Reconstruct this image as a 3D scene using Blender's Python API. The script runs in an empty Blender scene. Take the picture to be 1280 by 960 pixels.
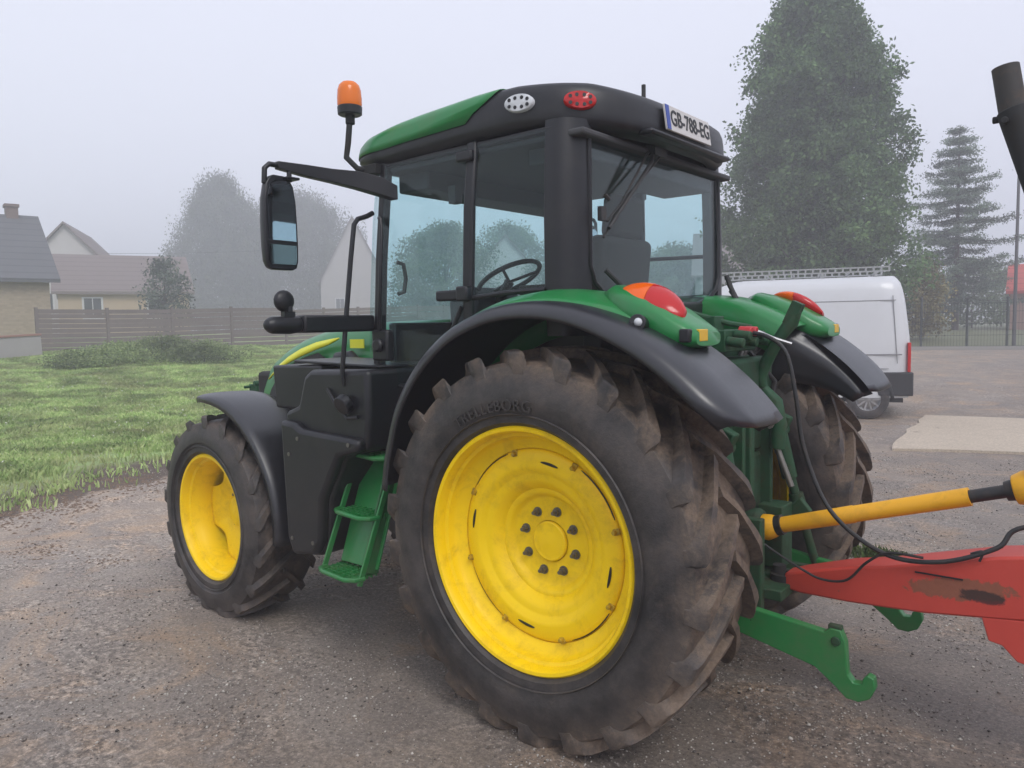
import bpy, bmesh, math, random
import numpy as np
from mathutils import Vector, Matrix
PI = math.pi
R = math.radians
random.seed(7)
rng = np.random.default_rng(11)
scene = bpy.context.scene
C = scene.collection

# ------------------------------------------------------------------ helpers
def V(*a): return Vector(a)

class MB:
    """collects shapes, then links them as one mesh object"""
    def __init__(self): self.v = []; self.f = []; self.m = []; self.mi = 0
    def add(self, vs, fs):
        b = len(self.v); self.v += [tuple(p) for p in vs]
        self.f += [tuple(b + i for i in q) for q in fs]; self.m += [self.mi] * len(fs)
    def box(self, c, s, rot=None):
        vs = []
        for x in (-.5, .5):
            for y in (-.5, .5):
                for z in (-.5, .5):
                    p = Vector((x * s[0], y * s[1], z * s[2]))
                    if rot is not None: p = rot @ p
                    vs.append(p + Vector(c))
        self.add(vs, [(0, 1, 3, 2), (4, 6, 7, 5), (0, 4, 5, 1), (2, 3, 7, 6), (0, 2, 6, 4), (1, 5, 7, 3)])
        return self
    def bar(self, p0, p1, w, h, up=(0, 0, 1)):
        p0 = Vector(p0); p1 = Vector(p1); d = p1 - p0; L = d.length; d.normalize()
        s = d.cross(Vector(up)); s.normalize(); u = s.cross(d)
        m = Matrix((d, s, u)).transposed()
        return self.box((p0 + p1) / 2, (L, w, h), m)
    def tube(self, pts, r, n=10, caps=True):
        pts = [Vector(p) for p in pts]; k = len(pts)
        rr = r if isinstance(r, (list, tuple)) else [r] * k
        t = []
        for i in range(k):
            a = pts[max(i - 1, 0)]; b = pts[min(i + 1, k - 1)]; t.append((b - a).normalized())
        ref = Vector((0, 0, 1)) if abs(t[0].z) < .9 else Vector((1, 0, 0))
        u = t[0].cross(ref).normalized(); vs = []
        for i in range(k):
            if i:
                ax = t[i - 1].cross(t[i])
                if ax.length > 1e-6:
                    u = Matrix.Rotation(t[i - 1].angle(t[i]), 3, ax.normalized()) @ u
            w = t[i].cross(u).normalized()
            for j in range(n):
                a = 2 * PI * j / n; vs.append(pts[i] + (u * math.cos(a) + w * math.sin(a)) * rr[i])
        fs = [(i * n + j, i * n + (j + 1) % n, (i + 1) * n + (j + 1) % n, (i + 1) * n + j) for i in range(k - 1) for j in range(n)]
        if caps:
            fs.append(tuple(range(n))[::-1]); fs.append(tuple((k - 1) * n + j for j in range(n)))
        self.add(vs, fs); return self
    def cyl(self, p0, p1, r, r1=None, n=20):
        return self.tube([p0, p1], [r, r if r1 is None else r1], n)
    def lathe(self, prof, c=(0, 0, 0), axis='y', n=48, closed=False, a0=0, a1=2 * PI):
        """prof = (h, r) pairs along axis"""
        full = abs(a1 - a0 - 2 * PI) < 1e-6; m = n if full else n + 1
        vs = []
        for (h, r) in prof:
            for j in range(m):
                a = a0 + (a1 - a0) * j / n; p, q = r * math.cos(a), r * math.sin(a)
                if axis == 'y': vs.append((c[0] + p, c[1] + h, c[2] + q))
                elif axis == 'z': vs.append((c[0] + p, c[1] + q, c[2] + h))
                else: vs.append((c[0] + h, c[1] + p, c[2] + q))
        k = len(prof); fs = []
        for i in range(k if closed else k - 1):
            i2 = (i + 1) % k
            for j in range(m if full else m - 1):
                j2 = (j + 1) % m
                fs.append((i * m + j, i * m + j2, i2 * m + j2, i2 * m + j))
        self.add(vs, fs); return self
    def grid(self, rows, cu=False, cv=False):
        k = len(rows); n = len(rows[0]); vs = [p for r in rows for p in r]; fs = []
        for i in range(k if cu else k - 1):
            for j in range(n if cv else n - 1):
                i2 = (i + 1) % k; j2 = (j + 1) % n
                fs.append((i * n + j, i * n + j2, i2 * n + j2, i2 * n + j))
        self.add(vs, fs); return self
    def prism(self, poly, a0, a1, axis='y'):
        n = len(poly)
        def P(p, a):
            return (p[0], a, p[1]) if axis == 'y' else ((p[0], p[1], a) if axis == 'z' else (a, p[0], p[1]))
        vs = [P(p, a0) for p in poly] + [P(p, a1) for p in poly]
        fs = [tuple(range(n)), tuple(range(2 * n - 1, n - 1, -1))] + [(i, i + n, (i + 1) % n + n, (i + 1) % n) for i in range(n)]
        self.add(vs, fs); return self
    def ball(self, c, r, n=16, sc=(1, 1, 1)):
        rows = []
        for i in range(n // 2 + 1):
            a = PI * i / (n // 2); rows.append([(c[0] + sc[0] * r * math.sin(a) * math.cos(2 * PI * j / n), c[1] + sc[1] * r * math.sin(a) * math.sin(2 * PI * j / n), c[2] + sc[2] * r * math.cos(a)) for j in range(n)])
        return self.grid(rows, cv=True)
    def build(self, name, mat, parent=None, bevel=0, seg=2, origin=None, solid=0, sharp=35, smooth=True, clean=True):
        me = bpy.data.meshes.new(name)
        o0 = Vector(origin) if origin is not None else Vector((0, 0, 0))
        me.from_pydata([(p[0] - o0.x, p[1] - o0.y, p[2] - o0.z) for p in self.v], [], self.f)
        mats = mat if isinstance(mat, (list, tuple)) else [mat]
        for m in mats: me.materials.append(m)
        if len(mats) > 1: me.polygons.foreach_set('material_index', self.m)
        bm = bmesh.new(); bm.from_mesh(me)
        if clean: bmesh.ops.remove_doubles(bm, verts=bm.verts, dist=1e-5)
        bmesh.ops.recalc_face_normals(bm, faces=bm.faces)
        if smooth:
            for f in bm.faces: f.smooth = True
            for e in bm.edges:
                if len(e.link_faces) == 2 and e.calc_face_angle(0) > R(sharp): e.smooth = False
        bm.to_mesh(me); bm.free()
        o = bpy.data.objects.new(name, me); C.objects.link(o); o.location = o0
        if parent is not None: o.parent = parent
        if solid:
            s = o.modifiers.new('s', 'SOLIDIFY'); s.thickness = solid; s.offset = 0
        if bevel:
            b = o.modifiers.new('b', 'BEVEL'); b.width = bevel; b.segments = seg; b.limit_method = 'ANGLE'; b.angle_limit = R(32)
            b.harden_normals = False
        return o

def tag(o, label=None, cat=None, group=None, kind=None):
    if label: o['label'] = label
    if cat: o['category'] = cat
    if group: o['group'] = group
    if kind: o['kind'] = kind
    return o
def thing(name, label, cat, loc=(0, 0, 0), rz=0, group=None):
    o = bpy.data.objects.new(name, None); C.objects.link(o); o.location = loc; o.rotation_euler = (0, 0, rz)
    return tag(o, label, cat, group)
def nt(name):
    m = bpy.data.materials.new(name); m.use_nodes = True
    n = m.node_tree; b = n.nodes['Principled BSDF']; return m, n, b
def setin(b, **k):
    for a, v in k.items(): b.inputs[a.replace('_', ' ')].default_value = v
def noise(n, sc, det=4, rough=.6, vec=None, dist=0):
    t = n.nodes.new('ShaderNodeTexNoise'); t.inputs['Scale'].default_value = sc; t.inputs['Detail'].default_value = det
    t.inputs['Roughness'].default_value = rough; t.inputs['Distortion'].default_value = dist
    if vec is not None: n.links.new(vec, t.inputs['Vector'])
    return t.outputs['Fac']
def ramp(n, fac, stops):
    r = n.nodes.new('ShaderNodeValToRGB'); e = r.color_ramp.elements
    while len(e) < len(stops): e.new(.5)
    for i, (p, c) in enumerate(stops):
        e[i].position = p; e[i].color = (*c, 1) if not isinstance(c, (int, float)) else (c, c, c, 1)
    n.links.new(fac, r.inputs['Fac']); return r.outputs['Color']
def mixc(n, fac, a, b, mode='MIX'):
    m = n.nodes.new('ShaderNodeMix'); m.data_type = 'RGBA'; m.blend_type = mode
    for s, x in ((m.inputs[0], fac), (m.inputs[6], a), (m.inputs[7], b)):
        if isinstance(x, (int, float)): s.default_value = x
        elif isinstance(x, tuple): s.default_value = (*x, 1)
        else: n.links.new(x, s)
    return m.outputs[2]
def math_(n, op, a, b=None, c=None):
    m = n.nodes.new('ShaderNodeMath'); m.operation = op
    for i, x in enumerate((a, b, c)):
        if x is None: continue
        if isinstance(x, (int, float)): m.inputs[i].default_value = x
        else: n.links.new(x, m.inputs[i])
    return m.outputs[0]
def objc(n): return n.nodes.new('ShaderNodeTexCoord').outputs['Object']
def sep(n, v):
    s = n.nodes.new('ShaderNodeSeparateXYZ'); n.links.new(v, s.inputs[0]); return s.outputs
def bump(n, b, h, strength=.3, dist=.01):
    k = n.nodes.new('ShaderNodeBump'); k.inputs['Strength'].default_value = strength; k.inputs['Distance'].default_value = dist
    n.links.new(h, k.inputs['Height']); n.links.new(k.outputs[0], b.inputs['Normal'])
def paint(name, col, rough=.4, metal=0, dirt=.25, dirtcol=(.16, .11, .075), lowdirt=0, coat=0, dsc=5, spec=.5):
    """base colour with dust and grime in soft blotches; lowdirt adds splashes near the ground"""
    m, n, b = nt(name); v = n.nodes.new('ShaderNodeNewGeometry').outputs['Position']
    a = noise(n, dsc, 6, .7, v, .4); fine = noise(n, dsc * 14, 4, .7, v)
    f = ramp(n, a, [(.48, 0.), (.78, 1.)])
    f = math_(n, 'MULTIPLY', math_(n, 'MULTIPLY', f, fine), dirt * 1.6)
    if lowdirt:
        z = sep(n, v)[2]
        lz = n.nodes.new('ShaderNodeMapRange'); n.links.new(z, lz.inputs[0]); lz.inputs[1].default_value = .3; lz.inputs[2].default_value = 1.3; lz.inputs[3].default_value = lowdirt; lz.inputs[4].default_value = 0
        f = math_(n, 'ADD', f, math_(n, 'MULTIPLY', lz.outputs[0], ramp(n, noise(n, 9, 8, .75, v), [(.35, 0.), (.7, 1.)])))
    f = math_(n, 'MINIMUM', f, .9)
    n.links.new(mixc(n, f, col, dirtcol), b.inputs['Base Color'])
    rr = math_(n, 'ADD', math_(n, 'MULTIPLY', f, .5), rough); n.links.new(math_(n, 'ADD', rr, math_(n, 'MULTIPLY', fine, .12)), b.inputs['Roughness'])
    setin(b, Metallic=metal); b.inputs['Coat Weight'].default_value = coat; b.inputs['Specular IOR Level'].default_value = spec
    bump(n, b, fine, .05, .003)
    return m
def flat(name, col, rough=.5, metal=0, emit=0):
    m, n, b = nt(name); setin(b, Base_Color=(*col, 1), Roughness=rough, Metallic=metal)
    nn = noise(n, 30, 3, .6, objc(n)); n.links.new(mixc(n, math_(n, 'MULTIPLY', nn, .3), col, tuple(c * .6 for c in col)), b.inputs['Base Color'])
    return m
def glassy(name, tint, spec=1.5, dirt=.05, rough=0.0):
    m = bpy.data.materials.new(name); m.use_nodes = True; n = m.node_tree; n.nodes.clear()
    o = n.nodes.new('ShaderNodeOutputMaterial'); tr = n.nodes.new('ShaderNodeBsdfTransparent'); tr.inputs[0].default_value = (*tint, 1)
    gl = n.nodes.new('ShaderNodeBsdfGlossy'); gl.inputs['Roughness'].default_value = rough; gl.inputs[0].default_value = (1, 1, 1, 1)
    fr = n.nodes.new('ShaderNodeFresnel'); bf = n.nodes.new('ShaderNodeNewGeometry').outputs['Backfacing']
    io = n.nodes.new('ShaderNodeMapRange'); n.links.new(bf, io.inputs[0]); io.inputs[3].default_value = spec; io.inputs[4].default_value = 1 / spec; n.links.new(io.outputs[0], fr.inputs[0])
    mx = n.nodes.new('ShaderNodeMixShader'); n.links.new(fr.outputs[0], mx.inputs[0]); n.links.new(tr.outputs[0], mx.inputs[1]); n.links.new(gl.outputs[0], mx.inputs[2])
    df = n.nodes.new('ShaderNodeBsdfDiffuse'); df.inputs[0].default_value = (.45, .44, .42, 1)
    m2 = n.nodes.new('ShaderNodeMixShader')
    f = math_(n, 'MULTIPLY', ramp(n, noise(n, 3, 6, .7, objc(n)), [(.3, .15), (.75, 1.)]), dirt)
    n.links.new(f, m2.inputs[0]); n.links.new(mx.outputs[0], m2.inputs[1]); n.links.new(df.outputs[0], m2.inputs[2]); n.links.new(m2.outputs[0], o.inputs[0])
    return m

# ------------------------------------------------------------------ materials
GREEN = paint('green_paint', (.008, .19, .042), .30, dirt=.30, coat=.25, lowdirt=.25)
GREEND = paint('green_casting', (.007, .062, .022), .55, dirt=.9, dirtcol=(.06, .04, .025), lowdirt=.7, dsc=11)
YELLOW = paint('yellow_wheel_paint', (.95, .64, .0), .38, dirt=.55, dirtcol=(.30, .15, .02), coat=.0, dsc=8, spec=.35)
GREENM = paint('green_frame', (.008, .12, .032), .42, dirt=.5, lowdirt=.4, dsc=10)
YELLOWD = flat('yellow_decal', (.80, .78, .03), .4)
SHAFTY = paint('shaft_plastic', (.85, .42, .012), .4, dirt=.35, dirtcol=(.12, .06, .02), dsc=12)
BLACK = paint('black_plastic', (.0065, .007, .010), .36, dirt=.12, dirtcol=(.11, .09, .075), lowdirt=.22, spec=.5)
BLACKF = paint('fender_plastic', (.011, .0115, .016), .27, dirt=.08, dirtcol=(.12, .10, .085), lowdirt=.12, spec=.8)
DARK = paint('dark_underbody', (.013, .014, .015), .7, dirt=.6, dirtcol=(.05, .038, .028), lowdirt=.5, dsc=8)
DARKG = paint('dark_green_casting', (.008, .05, .02), .6, dirt=.8, dirtcol=(.05, .035, .025), lowdirt=.6, dsc=9)
STEEL = paint('bolt_steel', (.20, .19, .17), .35, .8, dirt=.5, dsc=30)
HEAD = flat('cab_headliner', (.06, .06, .065), .8)
SEATB = flat('seat_fabric', (.035, .024, .022), .9)
INTER = flat('cab_plastic_interior', (.06, .06, .062), .6)
GLASS = glassy('cab_glass', (.88, .965, .97), 1.26, .012)
VGLASS = glassy('dark_vehicle_glass', (.3, .33, .34), 1.5, .08)
MIRG = flat('mirror_glass', (.62, .66, .72), .03, 1)
REDL = flat('red_lens', (.50, .012, .012), .14); ORL = flat('orange_lens', (.85, .13, .006), .14)
WHITEL = flat('white_lens', (.62, .64, .66), .15); YREF = flat('yellow_reflector', (.75, .45, .02), .25)
WHITEP = flat('plate_white', (.62, .60, .58), .5); INK = flat('plate_ink', (.01, .01, .012), .5); BLUEP = flat('plate_blue', (.02, .06, .35), .4)
REDP = flat('red_cap', (.55, .03, .035), .35)
HOSE = paint('rubber_hose', (.018, .018, .019), .45, dirt=.3, dsc=20)
ALU = flat('aluminium', (.45, .45, .46), .35, .8)
def mat_beacon():
    m, n, b = nt('beacon_lens'); setin(b, Base_Color=(.95, .22, .012, 1), Roughness=.15)
    b.inputs['Transmission Weight'].default_value = .25; return m
BEACON = mat_beacon()
def mat_rubber():
    m, n, b = nt('tyre_rubber'); o = objc(n); s = sep(n, o)
    r = math_(n, 'SQRT', math_(n, 'ADD', math_(n, 'MULTIPLY', s[0], s[0]), math_(n, 'MULTIPLY', s[2], s[2])))
    at = n.nodes.new('ShaderNodeAttribute'); at.attribute_name = 'tread'
    nz = noise(n, 7, 8, .75, o, .3); nf = noise(n, 60, 5, .7, o)
    base = mixc(n, ramp(n, noise(n, 3.2, 8, .75, o), [(.38, 0.), (.65, 1.)]), (.016, .015, .016), (.070, .060, .056))
    mud = mixc(n, nf, (.05, .034, .024), (.34, .25, .18))
    f = math_(n, 'MULTIPLY', at.outputs['Fac'], ramp(n, nz, [(.40, .08), (.58, 1.)]))
    f = math_(n, 'ADD', f, math_(n, 'MULTIPLY', ramp(n, nz, [(.52, 0.), (.75, 1.)]), .25))
    n.links.new(mixc(n, math_(n, 'MINIMUM', f, .8), base, mud), b.inputs['Base Color'])
    n.links.new(math_(n, 'ADD', math_(n, 'MULTIPLY', f, .4), .5), b.inputs['Roughness'])
    bump(n, b, math_(n, 'ADD', nf, nz), .35, .006); return m
RUBBER = mat_rubber()
def mat_redimp():
    m, n, b = nt('red_worn_paint'); v = n.nodes.new('ShaderNodeNewGeometry').outputs['Position']; s = sep(n, v)
    base = mixc(n, noise(n, 2.5, 5, .7, v), (.50, .045, .03), (.66, .085, .06))
    # scraped patch with bare dark steel in the middle
    dx = math_(n, 'DIVIDE', math_(n, 'SUBTRACT', s[0], -1.42), .19); dz = math_(n, 'DIVIDE', math_(n, 'SUBTRACT', math_(n, 'ADD', s[2], math_(n, 'MULTIPLY', s[0], .12)), .512), .045)
    d = math_(n, 'ADD', math_(n, 'MULTIPLY', dx, dx), math_(n, 'MULTIPLY', dz, dz))
    nz = noise(n, 22, 8, .8, v, .5)
    d2 = math_(n, 'ADD', d, math_(n, 'MULTIPLY', math_(n, 'SUBTRACT', nz, .5), 4))
    rust = ramp(n, d2, [(.75, 1.), (1., 0.)])
    dx2 = math_(n, 'DIVIDE', math_(n, 'SUBTRACT', s[0], -1.50), .085); dz2 = math_(n, 'DIVIDE', math_(n, 'SUBTRACT', s[2], .668), .028)
    bare = ramp(n, math_(n, 'ADD', math_(n, 'ADD', math_(n, 'MULTIPLY', dx2, dx2), math_(n, 'MULTIPLY', dz2, dz2)), math_(n, 'MULTIPLY', math_(n, 'SUBTRACT', nz, .5), 2.5)), [(.6, 1.), (1., 0.)])
    chips = ramp(n, noise(n, 14, 9, .8, v), [(.67, 0.), (.70, 1.)])
    c = mixc(n, math_(n, 'MAXIMUM', math_(n, 'MULTIPLY', rust, .8), chips), base, mixc(n, nz, (.10, .05, .03), (.32, .16, .09))); c = mixc(n, math_(n, 'MULTIPLY', bare, .85), c, (.022, .018, .018))
    n.links.new(c, b.inputs['Base Color']); setin(b, Roughness=.5); bump(n, b, nz, .15, .004); return m
REDI = mat_redimp()

# ------------------------------------------------------------------ camera
CAMP = np.array([-1.9200, 3.4775, 1.7505])
yaw, pitch, roll, F = -.8903, -.0765, -.0192, 959.2363
fw = Vector((math.cos(yaw) * math.cos(pitch), math.sin(yaw) * math.cos(pitch), math.sin(pitch)))
rt = fw.cross(Vector((0, 0, 1))).normalized(); up = rt.cross(fw)
r2 = rt * math.cos(roll) + up * math.sin(roll); u2 = -rt * math.sin(roll) + up * math.cos(roll)
cam = bpy.data.cameras.new('camera'); co = bpy.data.objects.new('camera', cam); C.objects.link(co)
mw = Matrix((r2, u2, -fw)).transposed().to_4x4(); mw.translation = Vector(CAMP); co.matrix_world = mw
cam.sensor_width = 36; cam.lens = F / 1280 * 36; cam.clip_end = 3000; cam.clip_start = .05
scene.camera = co

# ------------------------------------------------------------------ terrain
def ground_h(x, y):
    x = np.asarray(x, float); y = np.asarray(y, float)
    dx = x + 1.92; dy = y - 3.48; r = np.hypot(dx, dy); a = np.degrees(np.arctan2(dy, dx))
    k = .040 + .022 * np.clip((a + 85) / 60, 0, 1)
    rr = np.clip(r, 0, 42); t = np.clip(rr - 13, 0, None)
    h = k * t * t / (t + 4)
    fade = np.clip((x * .7 - y + 4) / 8, 0, 1)       # behind the viewpoint the yard stays level
    und = .03 * np.sin(x * .9 + 1) * np.sin(y * .7) * np.clip((x + .41 * y - 7.5) / 4, 0, 1)
    return (h + und) * fade
def gh(x, y): return float(ground_h(x, y))

def mat_ground():
    m, n, b = nt('yard_and_field'); v = n.nodes.new('ShaderNodeNewGeometry').outputs['Position']; s = sep(n, v)
    # asphalt, old, stained with mud
    big = noise(n, .55, 6, .62, v, .6); mid = noise(n, 2.6, 7, .68, v, .5); fine = noise(n, 55, 6, .75, v); grit = noise(n, 190, 3, .6, v)
    vor = n.nodes.new('ShaderNodeTexVoronoi'); vor.inputs['Scale'].default_value = 95; n.links.new(v, vor.inputs['Vector'])
    asp = mixc(n, ramp(n, big, [(.36, 0.), (.66, 1.)]), (.30, .265, .232), (.37, .295, .228))
    asp = mixc(n, ramp(n, mid, [(.40, 0.), (.72, .85)]), asp, (.215, .182, .158))
    asp = mixc(n, ramp(n, noise(n, 1.1, 7, .7, v, 1.2), [(.50, 0.), (.66, .8)]), asp, (.44, .31, .205))
    asp = mixc(n, .55, asp, ramp(n, fine, [(.32, .02), (.5, .13), (.64, .36)]), 'MIX') if False else asp
    spk = ramp(n, fine, [(.32, .4), (.5, .95), (.66, 1.8)]); asp = mixc(n, .62, asp, spk, 'MULTIPLY')
    damp_shade = math_(n, 'ADD', math_(n, 'MULTIPLY_ADD', s[0], -.13, .58), math_(n, 'MULTIPLY', math_(n, 'SUBTRACT', noise(n, .5, 5, .6, v, .8), .5), 1.3))  # damp ground, plus shade near the implement painted into the asphalt colour
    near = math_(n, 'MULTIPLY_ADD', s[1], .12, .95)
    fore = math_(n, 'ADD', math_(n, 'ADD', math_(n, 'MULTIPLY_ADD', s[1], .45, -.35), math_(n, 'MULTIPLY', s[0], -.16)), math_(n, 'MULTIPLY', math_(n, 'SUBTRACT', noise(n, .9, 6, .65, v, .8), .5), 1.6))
    damp_shade = math_(n, 'MAXIMUM', damp_shade, math_(n, 'MULTIPLY', math_(n, 'MINIMUM', fore, 1), .8))
    damp_shade = math_(n, 'MULTIPLY', math_(n, 'MAXIMUM', math_(n, 'MINIMUM', damp_shade, 1), 0), math_(n, 'MAXIMUM', math_(n, 'MINIMUM', near, 1), .85))
    asp = mixc(n, math_(n, 'MULTIPLY', damp_shade, .9), asp, mixc(n, 1.0, asp, (.36, .345, .34), 'MULTIPLY'))
    # pale grains of aggregate, dark pits
    grain = ramp(n, vor.outputs['Distance'], [(.16, 1.), (.26, 0.)])
    gsel = math_(n, 'MULTIPLY', grain, ramp(n, mid, [(.42, 0.), (.6, 1.)]))
    rnd = ramp(n, sep(n, vor.outputs['Color'])[0], [(.62, 0.), (.72, 1.)])
    asp = mixc(n, math_(n, 'MULTIPLY', math_(n, 'MULTIPLY', gsel, rnd), .9), asp, (.55, .49, .42))
    rnd2 = ramp(n, sep(n, vor.outputs['Color'])[1], [(.72, 0.), (.82, 1.)])
    asp = mixc(n, math_(n, 'MULTIPLY', math_(n, 'MULTIPLY', grain, rnd2), .75), asp, (.02, .017, .016))
    f2 = noise(n, 24, 7, .8, v); rough_p = ramp(n, noise(n, 1.3, 6, .7, v, .8), [(.45, .1), (.62, 1.)])
    asp = mixc(n, rough_p, asp, mixc(n, 1.0, asp, ramp(n, f2, [(.38, .35), (.5, 1.), (.60, 1.9)]), 'MULTIPLY'))
    # crumbled dark patches
    cr = ramp(n, noise(n, 1.7, 9, .8, v, 1.5), [(.66, 0.), (.70, 1.)])
    asp = mixc(n, math_(n, 'MULTIPLY', cr, .7), asp, (.035, .026, .022))
    # field
    soil = mixc(n, fine, (.045, .030, .022), (.15, .11, .08))
    gr = mixc(n, mid, (.22, .33, .10), (.32, .42, .16))
    gr = mixc(n, ramp(n, noise(n, .8, 6, .7, v, 1), [(.42, 0.), (.62, 1.)]), gr, (.24, .24, .12))
    e = math_(n, 'ADD', math_(n, 'ADD', s[0], math_(n, 'MULTIPLY', s[1], .41)), -6.8)
    e1 = math_(n, 'ADD', e, math_(n, 'MULTIPLY', math_(n, 'SUBTRACT', noise(n, .9, 7, .7, v), .5), 1.6))
    e2 = math_(n, 'ADD', e1, math_(n, 'MULTIPLY', math_(n, 'SUBTRACT', noise(n, .6, 7, .75, v), .5), 4))
    fieldmask = ramp(n, math_(n, 'MULTIPLY_ADD', e1, .5, .5), [(.47, 0.), (.53, 1.)])
    greenmask = ramp(n, math_(n, 'MULTIPLY_ADD', e2, .5, .0), [(.35, 0.), (.75, 1.)])
    fld = mixc(n, greenmask, soil, gr)
    far = ramp(n, math_(n, 'MULTIPLY_ADD', s[1], -.5, -13.7), [(.0, 0.), (.3, 1.)])   # lawn behind the far wire fence
    fm = math_(n, 'MAXIMUM', fieldmask, far)
    fld = mixc(n, far, fld, mixc(n, mid, (.10, .13, .05), (.16, .15, .10)))
    n.links.new(mixc(n, fm, asp, fld), b.inputs['Base Color'])
    n.links.new(math_(n, 'SUBTRACT', math_(n, 'MULTIPLY_ADD', big, -.4, .98), math_(n, 'MULTIPLY', damp_shade, .2)), b.inputs['Roughness'])
    hgt = math_(n, 'ADD', math_(n, 'ADD', math_(n, 'MULTIPLY', fine, .5), math_(n, 'MULTIPLY', mid, 1.6)), math_(n, 'SUBTRACT', math_(n, 'MULTIPLY', gsel, .35), math_(n, 'MULTIPLY', cr, .5)))
    bump(n, b, hgt, .7, .02); return m
def axis_coords(lo, hi, c, fine_, far_):
    out = [c]; s = fine_
    while out[-1] < hi: out.append(out[-1] + s); s = min(s * 1.06, far_)
    s = fine_; lw = [c]
    while lw[-1] > lo: lw.append(lw[-1] - s); s = min(s * 1.06, far_)
    return np.array(sorted(set(lw + out)))
xs = axis_coords(-260, 330, 2, .5, 12); ys = axis_coords(-330, 230, -2, .5, 12)
X, Y = np.meshgrid(xs, ys, indexing='ij'); Z = ground_h(X, Y)
g = MB(); g.v = [tuple(q) for q in np.stack([X.ravel(), Y.ravel(), Z.ravel()], 1)]
ny = len(ys); g.f = [(i * ny + j, (i + 1) * ny + j, (i + 1) * ny + j + 1, i * ny + j + 1) for i in range(len(xs) - 1) for j in range(ny - 1)]; g.m = [0] * len(g.f)
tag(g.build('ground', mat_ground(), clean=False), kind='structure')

# concrete slab on the right of the yard
def mat_conc():
    m, n, b = nt('old_concrete'); v = n.nodes.new('ShaderNodeNewGeometry').outputs['Position']
    c = mixc(n, noise(n, 1.2, 7, .7, v, .5), (.40, .335, .26), (.52, .44, .345)); c = mixc(n, ramp(n, noise(n, 2, 8, .8, v, 1), [(.6, 0.), (.7, .8)]), c, (.20, .155, .115))
    sp = ramp(n, noise(n, 40, 5, .7, v), [(.3, .6), (.7, 1.3)]); c = mixc(n, .8, c, sp, 'MULTIPLY')
    n.links.new(c, b.inputs['Base Color']); setin(b, Roughness=.85); bump(n, b, noise(n, 30, 6, .7, v), .3, .01); return m
sl = MB(); P0 = [(.5, -7.45), (-6, -10.0), (-6, -15.5), (.35, -14.6), (1.0, -12.4)]
poly = []
for i in range(5):
    a, b_ = P0[i], P0[(i + 1) % 5]
    for k in range(12):
        t = k / 12; j = .05 if k else 0
        poly.append((a[0] + (b_[0] - a[0]) * t + random.uniform(-j, j), a[1] + (b_[1] - a[1]) * t + random.uniform(-j, j)))
sl.prism(poly, -.1, .035, 'z')
tag(sl.build('concrete_slab', mat_conc(), smooth=False), kind='structure')

# ------------------------------------------------------------------ foliage helpers
def leafmat(name, c1, c2, tr=.35, rough=.6, csc=.55, c3=None):
    m, n, b = nt(name); g_ = n.nodes.new('ShaderNodeNewGeometry'); rn = g_.outputs['Random Per Island']
    c = mixc(n, rn, c1, c2); v = g_.outputs['Position']
    big = noise(n, csc, 3, .55, v, .6)
    c = mixc(n, .85, c, ramp(n, big, [(.36, .5), (.5, .95), (.62, 1.4)]), 'MULTIPLY')
    if c3: c = mixc(n, ramp(n, noise(n, .7, 7, .72, v, .8), [(.48, 0.), (.70, .6)]), c, c3)
    n.links.new(c, b.inputs['Base Color']); setin(b, Roughness=rough); b.inputs['Specular IOR Level'].default_value = .3
    t = n.nodes.new('ShaderNodeBsdfTranslucent'); n.links.new(c, t.inputs[0])
    mx = n.nodes.new('ShaderNodeMixShader'); mx.inputs[0].default_value = tr
    n.links.new(b.outputs[0], mx.inputs[1]); n.links.new(t.outputs[0], mx.inputs[2]); n.links.new(mx.outputs[0], n.nodes['Material Output'].inputs[0])
    return m
def leaf_mesh(name, P, size, mat, parent=None, aspect=.6, droop=None, origin=(0, 0, 0), tri=False):
    """P: Nx3 leaf centres; each leaf a small bent quad"""
    N = len(P); d = rng.normal(size=(N, 3))
    if droop is not None: d = d * .45 + np.array(droop)
    d /= np.linalg.norm(d, axis=1)[:, None]; e = np.cross(d, rng.normal(size=(N, 3))); e /= np.linalg.norm(e, axis=1)[:, None]
    s = (size * rng.uniform(.6, 1.35, N))[:, None]
    o0 = np.array(origin)
    Vv = np.stack([P - d * s * .5, P + e * s * aspect * .5, P + d * s * .5, P - e * s * aspect * .5], 1).reshape(-1, 3) - o0
    me = bpy.data.meshes.new(name); me.vertices.add(4 * N); me.vertices.foreach_set('co', Vv.ravel().astype(np.float32))
    me.loops.add(4 * N); me.loops.foreach_set('vertex_index', np.arange(4 * N, dtype=np.int32))
    me.polygons.add(N); me.polygons.foreach_set('loop_start', np.arange(0, 4 * N, 4, dtype=np.int32))
    me.update(); me.validate(); me.materials.append(mat)
    o = bpy.data.objects.new(name, me); C.objects.link(o); o.location = origin
    if parent is not None: o.parent = parent; o.location = (0, 0, 0)
    return o
BARK = paint('bark', (.07, .055, .045), .9, dirt=.3)

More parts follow.
